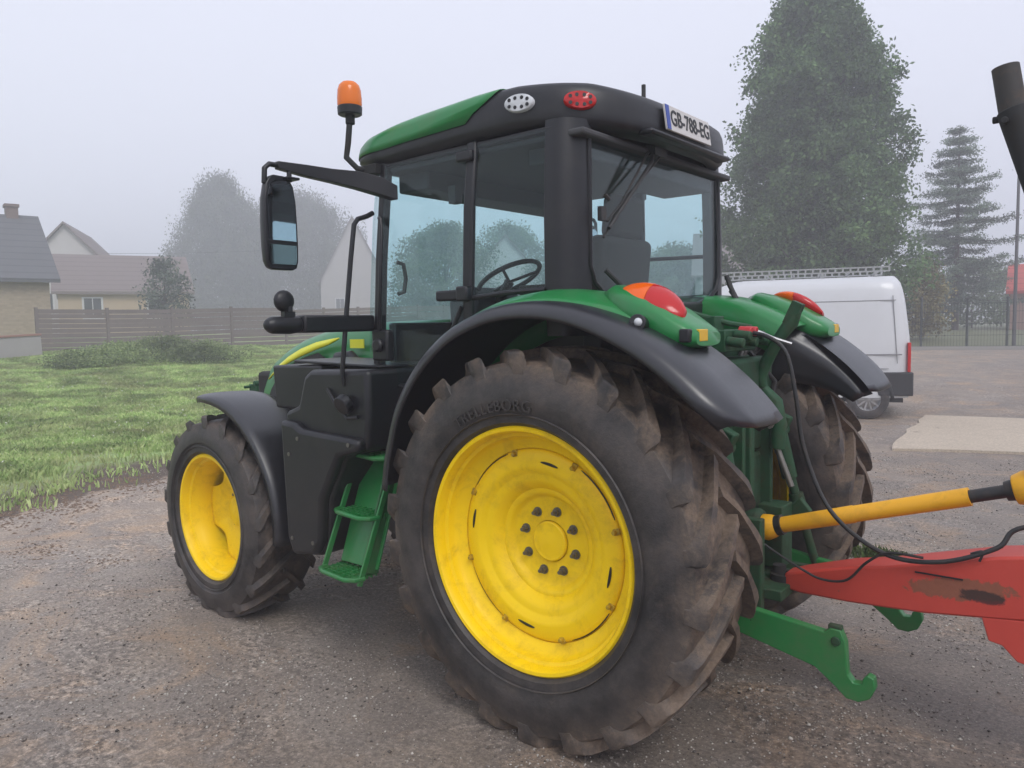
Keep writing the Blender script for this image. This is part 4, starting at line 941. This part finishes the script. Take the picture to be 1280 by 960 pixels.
def smooth_path(pts, k=8):
    pts = [Vector(p) for p in pts]; out = []
    for i in range(len(pts) - 1):
        p0 = pts[max(i - 1, 0)]; p1 = pts[i]; p2 = pts[i + 1]; p3 = pts[min(i + 2, len(pts) - 1)]
        for j in range(k):
            t = j / k; out.append(.5 * ((2 * p1) + (p2 - p0) * t + (2 * p0 - 5 * p1 + 4 * p2 - p3) * t * t + (3 * p1 - p0 - 3 * p2 + p3) * t ** 3))
    return out + [pts[-1]]
m = MB(); m.tube(smooth_path([(-.50, .02, 1.70), (-.62, .03, 1.68), (-.7112, .03, 1.6058), (-.76, .04, 1.42), (-.8041, .05, 1.1763), (-.9276, .08, .925), (-1.1411, .11, .785), (-1.3513, .12, .785), (-1.543, .10, .868), (-1.63, .06, .955), (-2.0, .05, 1.02), (-2.8, .05, 1.05)]), .0095, 10)
tag(m.build('hydraulic_hose', HOSE, origin=(-1.2, .05, .8)), 'long black hydraulic hose sagging from the tractor over the yellow shaft', 'hose')
m = MB(); m.tube(smooth_path([(-.60, .14, .78), (-.70, .13, .72), (-.8242, .12, .655), (-.91, .12, .628), (-1.0089, .12, .645), (-1.0873, .12, .735), (-1.17, .12, .79), (-1.30, .13, .795)]), .0055, 8)
m.tube(smooth_path([(-1.46, .11, .835), (-1.50, .11, .85), (-1.49, .11, .81)]), .005, 6)
tag(m.build('electric_cable', HOSE, origin=(-1.0, .12, .7)), 'thin black cable looping down onto the red drawbar', 'cable')

# ------------------------------------------------------------------ white van
VW = paint('van_white', (.58, .59, .61), .28, dirt=.12, dirtcol=(.35, .33, .30), lowdirt=.35, coat=.3)
vh = R(18.5); rear = V(.95, -10.75, 0); vd = V(math.cos(vh), math.sin(vh), 0); vn = V(-math.sin(vh), math.cos(vh), 0)
VZ = .03
VT = thing('white_van', 'white high-roofed panel van with a roof ladder rack, parked behind the tractor', 'van', (rear.x, rear.y, VZ), vh)
# local: +x forward from the rear bumper, y: left side (towards the viewer) at 0, body goes to -1.95
def vprof(z):   # side tumblehome
    return float(np.interp(z, [.3, .9, 1.2, 1.9, 2.2, 2.38, 2.44], [0, .0, .0, -.05, -.09, -.16, -.30]))
m = MB(); rows = []
zs = [.36, .45, .62, .8, 1.0, 1.2, 1.4, 1.6, 1.8, 2.0, 2.2, 2.32, 2.40, 2.44]
xr = lambda z: float(np.interp(z, [.3, .9, 1.4, 2.0, 2.3, 2.44], [.02, .0, .02, .09, .15, .24]))
xf = lambda z: float(np.interp(z, [.3, .6, .95, 1.15, 1.3, 2.0, 2.35, 2.44], [5.25, 5.35, 5.30, 5.05, 4.55, 3.75, 3.2, 2.9]))
for z in zs:
    a, b_ = xr(z), xf(z); y = vprof(z); row = []
    fx = [0, .015, .05, .12, .3, .5, .7, .88, .95, .985, 1]
    ins = [.18, .08, .02, 0, 0, 0, 0, .0, .06, .18, .45]
    for f, i_ in zip(fx, ins): row.append((a + (b_ - a) * f, y - i_, z))
    for f, i_ in list(zip(fx, ins))[::-1]: row.append((a + (b_ - a) * f, -1.95 - y + i_, z))
    rows.append(row)
m.grid(rows, cv=True); m.f += [tuple(range(22)), tuple(len(m.v) - 22 + k for k in range(22))]; m.m += [0, 0]
vb = m.build('body', VW, VT, sharp=40)
VD = flat('van_black_trim', (.025, .025, .028), .6)
m = MB()
for z in (2.02,): m.bar((.25, vprof(z) + .002, z), (3.3, vprof(z) + .002, z), .008, .012)
m.bar((.15, .003, 1.10), (3.6, .003, 1.10), .01, .02); m.bar((1.9, .0, .5), (1.9, .0, 1.9), .006, .012, up=(1, 0, 0)); m.bar((.35, .003, .86), (3.4, .003, .86), .008, .010); m.bar((3.35, .0, .5), (3.35, .0, 2.0), .006, .012, up=(1, 0, 0)); m.bar((.22, .0, .95), (.30, -.07, 2.1), .006, .012, up=(1, 0, 0)); m.build('seam', flat('van_seam', (.22, .22, .23), .6), VT)
m = MB(); m.prism([(-.03, .40), (-.03, .80), (.62, .80), (.55, .62), (.50, .40)], -.22, .012); m.prism([(-.03, .40), (-.03, .62), (.10, .62), (.10, .40)], -1.95, -.22); m.build('rear_bumper', VD, VT, bevel=.02)
for y in (-.10, -1.85):
    m = MB(); m.box((.035, y, 1.05), (.05, .13, .50)); m.build('tail_light', REDL, VT, bevel=.01)
m = MB(); m.add([(3.95, .006, 1.25), (4.45, -.02, 1.27), (4.15, -.045, 1.75), (3.95, -.04, 1.85), (3.45, -.04, 1.88), (3.45, .006, 1.25)], [(0, 1, 2, 3, 4, 5)]); m.build('cab_window', VGLASS, VT, solid=.01)
m = MB(); m.add([(4.58, -.30, 1.30), (4.58, -1.65, 1.30), (3.86, -1.55, 2.0), (3.86, -.40, 2.0)], [(0, 1, 2, 3)]); m.build('windscreen', VGLASS, VT, solid=.01)
for nm, x in (('w', .66), ('w', 4.40)):
    for y in (-.10, -1.85):
        s = 1 if y > -1 else -1
        m = MB(); m.lathe([(-.10, .20), (-.11, .27), (-.09, .325), (-.05, .335), (.06, .335), (.10, .325), (.115, .27), (.10, .20)], c=(x, y, .335), n=40)
        w = m.build('wheel', RUBBER, VT)
        m = MB(); m.lathe([(s * .09, .215), (s * .075, .20), (s * .03, .17), (s * .05, .08), (s * .07, .04), (s * .07, .001)], c=(x, y, .335), n=40)
        for k in range(10):
            a = 2 * PI * k / 10; m.bar((x + .06 * math.cos(a), y + s * .075, .335 + .06 * math.sin(a)), (x + .20 * math.cos(a), y + s * .085, .335 + .20 * math.sin(a)), .012, .03)
        m.build('rim', ALU, w)
        m = MB(); m.lathe([(.0, .345), (.012 * 1, .40)], c=(x, .004 if s > 0 else -1.954, .36), n=24, a0=R(0), a1=R(180)); m.build('wheel_arch', VD, VT, solid=.02)
m = MB(); m.box((2.7, -.05, .33), (2.9, .06, .12)); m.box((2.6, -1, .32), (5.0, 1.6, .1)); m.build('sill', VD, VT)
m = MB(); m.box((2.05, .015, 1.06), (.16, .02, .035)); m.box((3.28, .015, 1.06), (.16, .02, .035)); m.build('door_handle', VD, VT, bevel=.004)
m = MB(); m.bar((1.2, .008, .62), (3.9, .008, .62), .02, .07); m.build('rub_strip', VD, VT, bevel=.004)
m = MB(); m.box((4.05, .12, 1.40), (.12, .20, .30)); m.box((4.05, .03, 1.30), (.06, .10, .05)); m.build('side_mirror', VD, VT, bevel=.02)
# roof rack
m = MB()
for y in (-.30, -1.62):
    m.box((1.80, y, 2.60), (2.95, .03, .022)); m.box((1.80, y, 2.53), (2.95, .03, .022))
    for k in range(25): m.box((.34 + k * .122, y, 2.565), (.030, .026, .07))
for k in range(7): m.box((.5 + k * .46, -.96, 2.53), (.03, 1.32, .025))
for k in range(4):
    for y in (-.30, -1.62): m.box((.55 + k * .85, y, 2.47), (.04, .04, .12))
m.build('ladder_rack', flat('rack_metal', (.42, .43, .43), .4, .5), VT)

# ------------------------------------------------------------------ background
def at(bearing, d):
    a = R(bearing); return (-1.92 + d * math.cos(a), 3.48 + d * math.sin(a))
def bx(px): return -51.01 - math.degrees(math.atan((px - 640) / 959.24))       # bearing of a column
# broadleaf tree made of leaf clumps along limbs
def tree(name, label, cat, px, d, height, width, shape, leaf, nclump, per, lsize, clumpr, base=.06, droop=None, group=None, seed=1, trunkr=.22):
    rs = np.random.default_rng(seed); x, y = at(bx(px), d); z = gh(x, y)
    t = thing(name, label, cat, (x, y, z), 0, group)
    # trunk and limbs
    m = MB(); m.tube([(0, 0, -.2), (.05, .02, height * .25), (-.05, .06, height * .55), (0, 0, height * .9)], [trunkr * 1.2, trunkr, trunkr * .6, trunkr * .12], 10)
    for k in range(26 if height > 3.2 else 0):
        f = rs.uniform(.10, .85); a = rs.uniform(0, 2 * PI); L = width / 2 * shape(f) * rs.uniform(.6, .95); z0 = height * f * .85
        m.tube([(0, 0, z0), (L * .5 * math.cos(a), L * .5 * math.sin(a), z0 + L * .35), (L * math.cos(a), L * math.sin(a), z0 + L * (.55 if droop is None else -.1))], [trunkr * .35 * (1 - f * .5), trunkr * .2, .02], 6)
    m.build('trunk', BARK, t)
    f = base + (1 - base) * rs.uniform(0, 1, nclump) ** .9; a = rs.uniform(0, 2 * PI, nclump); sh_ = np.array([shape(q) for q in f])
    rad = width / 2 * sh_ * (rs.uniform(0, 1, nclump) ** .42) * (1 + .14 * np.sin(a * 3 + f * 11 + seed) + .13 * np.sin(a * 5 - f * 23 + seed) + .08 * np.sin(a * 9 + f * 41) + rs.normal(0, .04, nclump))
    cc = np.stack([rad * np.cos(a), rad * np.sin(a), f * height], 1)
    P = []
    for c_, ff in zip(cc, f):
        k = int(per * rs.uniform(.5, 1.5)); q = np.clip(rs.normal(size=(k, 3)), -1.8, 1.8) * clumpr * rs.uniform(.6, 1.3); q[:, 2] *= (.75 if droop is None else 2.0)
        if droop is not None: q[:, 2] -= clumpr * .8
        P.append(c_ + q)
    P = np.concatenate(P); P = P[P[:, 2] > .1]
    leaf_mesh('crown', P, lsize, leaf, t, droop=droop); return t
LF1 = leafmat('maple_leaves', (.06, .12, .045), (.15, .24, .09), .35)
LF2 = leafmat('hazy_leaves', (.07, .11, .05), (.15, .20, .09), .3)
LF3 = leafmat('willow_leaves', (.05, .062, .035), (.11, .12, .07), .3)
LF4 = leafmat('conifer_needles', (.018, .035, .022), (.06, .085, .055), .15)
LF5 = leafmat('hedge_leaves', (.13, .19, .08), (.30, .36, .15), .3)
LF7 = leafmat('pale_evergreen_needles', (.06, .085, .065), (.13, .16, .12), .15)
LF6 = leafmat('autumn_leaves', (.16, .15, .07), (.36, .31, .15), .3)
def sh_maple(f): return float(np.interp(f, [0, .1, .2, .4, .55, .7, .8, .9, 1.0], [.62, .92, 1.0, .98, .90, .76, .62, .42, .14]))
def sh_willow(f): return float(np.interp(f, [0, .1, .5, .75, .9, 1.0], [.85, .98, 1.0, .85, .55, .15]))
def sh_round(f): return float(np.interp(f, [0, .2, .5, .8, 1.0], [.5, .9, 1.0, .75, .2]))
tree('broadleaf_tree', 'tall dense green broadleaf tree with pointed oval crown behind the white van', 'tree', 1016, 34, 14.3, 7.0, sh_maple, LF1, 2700, 75, .16, .25, base=.04, seed=3)
tree('willow_tree', 'hazy grey-green weeping willow behind the board fence, left of the mirror', 'tree', 286, 115, 20.5, 13.5, sh_willow, LF3, 900, 90, .30, .55, base=.03, droop=(0, 0, -1), seed=5)
tree('broad_willow_tree', 'wide hazy willow behind the tractor mirror, faded in the mist', 'tree', 380, 120, 19.5, 20.0, sh_willow, LF3, 1000, 90, .30, .6, base=.03, droop=(0, 0, -1), seed=6)
tree('dark_shrub_tree', 'small dark evergreen tree beside the long low farmhouse roof', 'tree', 212, 43, 3.7, 2.6, sh_round, LF7, 110, 40, .14, .24, base=.08, seed=8, trunkr=.1)
for i, (px, d, h, w, lb) in enumerate([(560, 70, 9, 10, 'hazy green tree seen through the tractor door glass'), (640, 85, 11, 11, 'pale misty tree seen through the rear side window of the cab'), (740, 75, 7.5, 12, 'misty tree seen through the cab rear window beside the seat'), (850, 68, 6.5, 11, 'low misty tree at the right edge of the cab rear window')]):
    tree('misty_tree', lb, 'tree', px, d, h, w, sh_round, LF2, 420, 70, .24, .55, base=.05, group='misty trees beyond the field', seed=20 + i)
for i, (px, d, h, w, lf, lb) in enumerate([(1160, 47, 3.6, 3.2, LF5, 'pale leafy bush behind the wire fence, just right of the van'), (1152, 36, 3.0, 1.5, LF6, 'thin yellowish sapling close to the rear of the van'), (1215, 55, 4.0, 5.0, LF2, 'wide low bush under the fir tree'), (1252, 60, 3.6, 3.4, LF2, 'small misty bush left of the red-roofed building')]):
    tree('bush', lb, 'bush', px, d, h, w, sh_round, lf, 120, 34, .14 if d < 50 else .2, .28, base=.03, seed=40 + i, trunkr=.05)
for i, (px, d) in enumerate([(100, 26.5), (150, 27.5), (205, 28.5), (258, 27.5)]):
    tree('weed_bush', ['low dark bramble clump nearest the brick wall', 'dark rounded bramble clump left of the fence middle', 'tall green bramble mound before the fence', 'pale green weed mound before the fence, nearest the tractor'][i], 'bush', px, d, [.4, .6, .75, .6][i], [1.8, 3.2, 3.4, 3.0][i], sh_round, LF5, 130, 55, .07, .14, base=.0, group='bramble clumps in front of the fence', seed=60 + i, trunkr=.02)
# fir with open whorls
def fir(px, d, height, width, label):
    x, y = at(bx(px), d); z = gh(x, y); t = thing('fir_tree', label, 'tree', (x, y, z)); rs = np.random.default_rng(9)
    m = MB(); m.tube([(0, 0, -.2), (0, 0, height * .5), (0, 0, height)], [.17, .10, .015], 10); P = []
    nw = 19
    for k in range(nw):
        f = (k + .6) / nw; zz = height * (.10 + .90 * f); L0 = width / 2 * (1 - f) ** .75 + .15
        for j in range(7):
            a = 2 * PI * (j + rs.uniform(-.25, .25)) / 7 + k * 1.1; L = L0 * rs.uniform(.5, 1.35)
            if rs.uniform() < .22: continue
            rise = .22; pts = []
            for q in range(8):
                s = q / 7; pts.append((L * s * math.cos(a), L * s * math.sin(a), zz - .38 * L * s + rise * L * s * s * 1.5))
            m.tube(pts, [.03 * (1 - q / 8) + .006 for q in range(8)], 5)
            for p in pts[1:]:
                n_ = int(38 * (.4 + L)); P.append(np.array(p) + rs.normal(size=(n_, 3)) * np.array([.17, .17, .09]) + np.array([0, 0, -.08]))
    m.build('trunk', BARK, t); leaf_mesh('crown', np.concatenate(P), .13, LF4 if False else leafmat('fir_needles', (.09, .13, .10), (.19, .25, .17), .2), t, aspect=.35)
fir(1194, 46, 10.4, 6.6, 'slender misty fir with open drooping branches, right of the tall broadleaf tree')

# board fence -----------------------------------------------------------
def mat_wood():
    m, n, b = nt('weathered_boards'); v = n.nodes.new('ShaderNodeNewGeometry').outputs['Position']; s = sep(n, v)
    w = n.nodes.new('ShaderNodeTexWave'); c = mixc(n, noise(n, 1.5, 6, .7, v, 1), (.13, .105, .095), (.23, .195, .18)); n.links.new(c, b.inputs['Base Color']); setin(b, Roughness=.9); return m
WOOD = mat_wood()
def board_fence(p0, p1, label, h=1.6, nb=9, bay=2.2):
    p0 = V(*p0); p1 = V(*p1); t = thing('board_fence', label, 'fence', (p0.x, p0.y, gh(p0.x, p0.y))); d = p1 - p0; L = d.length; n_ = max(1, round(L / bay)); o0 = V(p0.x, p0.y, gh(p0.x, p0.y))
    for i in range(n_):
        a = p0 + d * (i / n_); b_ = p0 + d * ((i + 1) / n_); za, zb = gh(a.x, a.y), gh(b_.x, b_.y); m = MB()
        for k in range(nb):
            hh = .10 + k * h / nb + random.uniform(-.01, .01); m.bar(V(a.x, a.y, za + hh) - o0, V(b_.x, b_.y, zb + hh) - o0, .03, h / nb - .018)
        m.build('board_panel', WOOD, t)
        m = MB(); m.box(V(a.x, a.y, za + h / 2) - o0, (.1, .1, h + .15)); m.build('post', WOOD, t)
f0 = at(bx(50), 33); f1 = at(bx(360), 35); f2 = at(bx(500), 40); f3 = at(bx(640), 48)
board_fence((*f0, 0), (*f1, 0), 'weathered grey horizontal board fence across the back of the field')
board_fence((*f1, 0), (*f3, 0), 'continuation of the board fence hidden behind the tractor', 1.5)

# houses -----------------------------------------------------------------
def mat_wall(name, c1, c2, brick=False):
    m, n, b = nt(name); tc = n.nodes.new('ShaderNodeTexCoord'); v = tc.outputs['Object']
    c = mixc(n, noise(n, 1.2, 7, .7, v, .6), c1, c2)
    if brick:
        bt = n.nodes.new('ShaderNodeTexBrick'); bt.inputs['Scale'].default_value = 3.0; bt.inputs['Color1'].default_value = (*c1, 1); bt.inputs['Color2'].default_value = (*c2, 1); bt.inputs['Mortar'].default_value = (.3, .27, .22, 1)
        mp_ = n.nodes.new('ShaderNodeMapping'); mp_.inputs['Rotation'].default_value = (R(90), 0, 0); n.links.new(v, mp_.inputs[0]); n.links.new(mp_.outputs[0], bt.inputs['Vector']); c = mixc(n, .6, c, bt.outputs['Color'])
    n.links.new(c, b.inputs['Base Color']); setin(b, Roughness=.9); bump(n, b, noise(n, 12, 5, .7, v), .2, .02); return m
def mat_tiles(name, c1, c2):
    m, n, b = nt(name); v = n.nodes.new('ShaderNodeTexCoord').outputs['Object']; s = sep(n, v)
    row = math_(n, 'FRACT', math_(n, 'MULTIPLY', s[2], 3.4)); ln = ramp(n, row, [(.0, .45), (.12, 1.), (.9, 1.), (1., .6)])
    c = mixc(n, noise(n, 2.5, 6, .75, v), c1, c2); c = mixc(n, .8, c, ln, 'MULTIPLY'); n.links.new(c, b.inputs['Base Color']); setin(b, Roughness=.8); bump(n, b, row, .5, .03); return m
def house(name, label, px, d, ang, L, Wd, eave, ridge, wallm, roofm, ridge_along=True, wins=(), chim=None, over=.3, base=0):
    """front-left corner seen at column px; L along local x (to the right in view)"""
    x, y = at(bx(px), d); z = gh(x, y) + base; t = thing(name, label, 'house', (x, y, z), R(ang))
    # local frame: x runs along the front, y goes away from the viewer
    m = MB()
    if ridge_along:
        m.box((L / 2, Wd / 2, eave / 2 - .5), (L, Wd, eave + 1)); m.prism([(0, eave), (Wd / 2, ridge), (Wd, eave)], 0, L, 'x')
    else:
        m.prism([(0, -1), (L, -1), (L, eave), (L / 2, ridge), (0, eave)], 0, Wd, 'y')
    m.build('wall', wallm, t, smooth=False)
    m = MB(); th = .16
    if ridge_along:
        sl_ = (ridge - eave) / (Wd / 2)
        for s in (0, 1):
            a = (-over if s == 0 else Wd + over); za = eave - sl_ * over
            q = [(a, za + .02), (Wd / 2, ridge + .02), (Wd / 2, ridge + .02 + th), (a, za + .02 + th)]; m.prism(q, -over, L + over, 'x')
    else:
        sl_ = (ridge - eave) / (L / 2)
        for s in (0, 1):
            a = (-over if s == 0 else L + over); za = eave - sl_ * over
            m.prism([(a, za + .02), (L / 2, ridge + .02), (L / 2, ridge + .02 + th), (a, za + .02 + th)], -over, Wd + over, 'y')
    rf = m.build('roof', roofm, t, smooth=False)
    if chim:
        m = MB(); m.box((chim[0], chim[1], ridge + chim[2] / 2 - .4), (.45, .6, chim[2] + .8)); m.box((chim[0], chim[1], ridge + chim[2] + .05), (.55, .7, .12)); m.build('chimney', mat_wall('chimney_brick', (.15, .11, .10), (.22, .17, .15)), rf)
    for (wx, wz, ww, wh) in wins:
        m = MB(); m.box((wx, -.01, wz), (ww + .16, .08, wh + .16)); w = m.build('window', flat('window_frame_white', (.6, .6, .6), .6), t)
        m = MB(); m.box((wx - ww / 4, -.055, wz), (ww / 2 - .05, .02, wh)); m.box((wx + ww / 4, -.055, wz), (ww / 2 - .05, .02, wh)); m.build('pane', flat('far_pane', (.05, .055, .06), .15), w)
    return t
SLATE = mat_tiles('slate_tiles', (.095, .098, .105), (.135, .135, .145)); PINKT = mat_tiles('pale_tiles', (.16, .125, .12), (.22, .18, .17)); REDT = mat_tiles('red_tiles', (.40, .06, .05), (.52, .10, .08))
BEIGE = mat_wall('beige_brick_wall', (.28, .22, .155), (.40, .33, .24), True); PALEW = mat_wall('pale_render', (.45, .43, .42), (.55, .53, .52)); SAND = mat_wall('sand_render', (.40, .30, .2), (.5, .40, .28)); GREYW = mat_wall('grey_render', (.32, .30, .29), (.42, .40, .38))
# facing: local -y must face the viewer: local x to the right of view
def face(px): return bx(px) - 90
house('slate_roofed_house', 'beige brick house with steep grey slate roof at the left edge', -455, 36.5, face(-137), 11.4, 8.5, 2.75, 5.55, BEIGE, SLATE, True, chim=(10.75, 4.25, .5), over=.35)
house('gabled_barn', 'pale gable-fronted house between the slate-roofed house and the low farmhouse', 38, 60, face(75) - 12, 5.0, 9, 4.7, 7.4, PALEW, PINKT, False, wins=((1.2, 2.2, .8, 1.3), (4.2, 4.4, .7, .9)))
house('low_farmhouse', 'long low farmhouse with pinkish tiled roof, left of the dark evergreen', 78, 50, face(120), 6.8, 7, 2.55, 4.75, SAND, PINKT, True, wins=((1.7, 1.6, .9, 1.1), (5.0, 1.6, .9, 1.1)))
house('misty_cottage', 'pinkish gabled cottage in the mist, seen between mirror and cab', 405, 95, face(440), 7.8, 10, 6.0, 13.5, GREYW, PINKT, False, wins=((2.2, 3.2, 1., 1.3),))
house('misty_house', 'misty pinkish house between the cab and the tall broadleaf tree', 870, 62, face(905), 6.5, 8, 4.2, 7.6, GREYW, PINKT, True, wins=((3.2, 2.6, 1.1, 1.2),))
house('distant_white_house', 'pale misty house seen through the cab windows', 590, 75, face(620), 7.0, 8, 5.0, 9.0, PALEW, PINKT, False, wins=((2, 3, 1., 1.3), (5, 3, 1, 1.3)))
house('red_roofed_building', 'building with a bright red roof at the right edge', 1262, 47, face(1290), 7.5, 6, 1.9, 3.3, mat_wall('red_brick_wall', (.3, .18, .15), (.38, .25, .2)), REDT, True, wins=((1.2, 1.1, .5, .6),), over=.2)
# low brick wall running in front of the left house
lw = MB(); a_ = V(*at(bx(-60), 30), 0); b_ = V(*at(bx(52), 31.5), 0); o0 = V(a_.x, a_.y, gh(a_.x, a_.y))
lw.bar(V(a_.x, a_.y, gh(a_.x, a_.y) + .3) - o0, V(b_.x, b_.y, gh(b_.x, b_.y) + .3) - o0, .2, .9); T2 = thing('garden_wall', 'low grey wall with a reddish brick coping in front of the beige house', 'wall', o0)
lw.build('wall', GREYW, T2); lw = MB(); lw.bar(V(a_.x, a_.y, gh(a_.x, a_.y) + .78) - o0, V(b_.x, b_.y, gh(b_.x, b_.y) + .78) - o0, .26, .07); lw.build('coping', mat_wall('coping_brick', (.3, .16, .12), (.36, .2, .16)), T2)

# wire fence with posts and low kerb on the right, far side of the yard -----
wf0 = V(*at(bx(1105), 30.5), 0); wf1 = V(*at(bx(1330), 31.5), 0); o0 = V(wf0.x, wf0.y, gh(wf0.x, wf0.y))
WF = thing('wire_fence', 'dark wire mesh fence with thin posts on the far side of the yard', 'fence', o0)
DP = flat('dark_post', (.03, .04, .035), .6)
def wp(t, z): p = wf0 + (wf1 - wf0) * t; return V(p.x, p.y, gh(p.x, p.y) + z) - o0
for t in (.02, .22, .48, .70, .98):
    m = MB(); m.cyl(wp(t, -.1), wp(t, 1.75), .04, n=10); m.ball(wp(t, 1.76), .05, 8); m.build('post', DP, WF)
m = MB()
for z in (.12, .5, .9, 1.3, 1.6): m.tube([wp(0, z), wp(.5, z), wp(1, z)], .006, 4)
for k in range(60): m.tube([wp(k / 59, .1), wp(k / 59, 1.6)], .0035, 4)
m.build('wire_mesh', DP, WF)
m = MB()
for k in range(8): m.bar(wp(k / 8, .04), wp((k + 1) / 8, .04), .2, .16)
m.build('base_kerb', flat('kerb_concrete', (.3, .29, .27), .9), WF)
x, y = at(bx(1268), 33); m = MB(); m.tube([(0, 0, -.2), (0, 0, 6.0)], [.065, .045], 12); m.box((.0, 0, 3.0), (.05, .05, .3)); m.box((0, 0, 3.9), (.04, .9, .04))
q = m.build('utility_pole', flat('pole_grey', (.09, .09, .095), .7)); q.location = (x, y, gh(x, y)); tag(q, 'thin dark utility pole beside the red-roofed building', 'pole')
# overhead wire on the left
m = MB(); A_ = V(*at(bx(-300), 60), 7.6); B_ = V(*at(bx(330), 75), 9.0)
m.tube([A_.lerp(B_, t) - V(0, 0, .6 * math.sin(PI * t)) - A_ for t in np.linspace(0, 1, 17)], .012, 5); q = m.build('overhead_wire', DP); q.location = A_; tag(q, 'thin overhead wire crossing the misty sky above the farmhouse', 'wire')
# weeds beside the drawbar
def weeds(name, label, cx, cy, rx, ry, n_, h0):
    a = rng.uniform(0, 2 * PI, n_); r = np.sqrt(rng.uniform(0, 1, n_)); x = cx + rx * r * np.cos(a); y = cy + ry * r * np.sin(a)
    h = rng.uniform(.4, 1, n_) * h0 * (1.1 - r * .7); b = rng.uniform(0, 2 * PI, n_); l = h * rng.uniform(.2, .8, n_); w = .006
    c_, s_ = np.cos(b), np.sin(b)
    Vv = np.stack([np.stack([x - s_ * w, y + c_ * w, 0 * x], 1), np.stack([x + s_ * w, y - c_ * w, 0 * x], 1), np.stack([x + c_ * l * .5 + s_ * w, y + s_ * l * .5 - c_ * w, h * .7], 1), np.stack([x + c_ * l, y + s_ * l, h], 1)], 1).reshape(-1, 3)
    me = bpy.data.meshes.new(name); N = n_; me.vertices.add(4 * N); me.vertices.foreach_set('co', Vv.ravel().astype(np.float32)); me.loops.add(4 * N); me.loops.foreach_set('vertex_index', np.arange(4 * N, dtype=np.int32)); me.polygons.add(N); me.polygons.foreach_set('loop_start', np.arange(0, 4 * N, 4, dtype=np.int32)); me.update(); me.validate()
    me.materials.append(leafmat('weed_blades', (.06, .13, .03), (.17, .22, .06), .3)); o = bpy.data.objects.new(name, me); C.objects.link(o); tag(o, label, 'weeds', kind='stuff')
weeds('weeds', 'green weeds growing from the asphalt beyond the red drawbar', -.45, -2.5, .40, .14, 900, .10)
weeds('slab_edge_grass', 'thin line of grass along the front edge of the concrete slab', -2.0, -8.4, 2.0, .08, 700, .05) if False else None

# ------------------------------------------------------------------ haze, sky, sun
hz = MB(); hz.box((35, -50, 14), (560, 540, 34)); me_m = bpy.data.materials.new('haze'); me_m.use_nodes = True; n = me_m.node_tree; n.nodes.clear()
o = n.nodes.new('ShaderNodeOutputMaterial'); pv = n.nodes.new('ShaderNodeVolumePrincipled'); pv.inputs['Color'].default_value = (.93, .94, 1, 1); pv.inputs['Density'].default_value = .0070; pv.inputs['Anisotropy'].default_value = .2; n.links.new(pv.outputs[0], o.inputs['Volume'])
h_ = hz.build('haze', me_m, smooth=False); tag(h_, 'pale mist hanging over the yard and the houses', 'haze', kind='stuff')

w = bpy.data.worlds.new('World'); scene.world = w; w.use_nodes = True; n = w.node_tree; bg = n.nodes['Background']
sk = n.nodes.new('ShaderNodeTexSky'); sk.sky_type = 'NISHITA'; sk.sun_disc = False; sk.sun_elevation = R(38); sk.sun_rotation = R(215); sk.dust_density = 4; sk.ozone_density = 1.0; sk.air_density = 1.0
hsv = n.nodes.new('ShaderNodeHueSaturation'); hsv.inputs['Saturation'].default_value = .15; hsv.inputs['Value'].default_value = 1.0; n.links.new(sk.outputs[0], hsv.inputs['Color'])
# cloud deck: evens the clear-sky gradient out into pale overcast
cl = mixc(n, .85, hsv.outputs[0], (5.15, 5.35, 6.3)); n.links.new(cl, bg.inputs[0]); bg.inputs[1].default_value = .10
sd = bpy.data.lights.new('sun', 'SUN'); sd.energy = .8; sd.angle = R(25); sd.color = (1, .97, .93); so = bpy.data.objects.new('sun', sd); C.objects.link(so)
az = R(150); el = R(48); sv = V(math.cos(az) * math.cos(el), math.sin(az) * math.cos(el), math.sin(el)); so.rotation_euler = sv.to_track_quat('Z', 'Y').to_euler(); so.location = (0, 0, 20)
sk.sun_elevation = el; sk.sun_rotation = R(90) - az
vs_ = scene.view_settings; vs_.view_transform = 'Standard'; vs_.look = 'None'; vs_.exposure = .95; vs_.gamma = 1; vs_.use_curve_mapping = False
scene.render.engine = 'CYCLES'; cy = scene.cycles; cy.volume_bounces = 1; cy.max_bounces = 10; cy.transparent_max_bounces = 24; cy.diffuse_bounces = 3; cy.glossy_bounces = 3; cy.transmission_bounces = 6
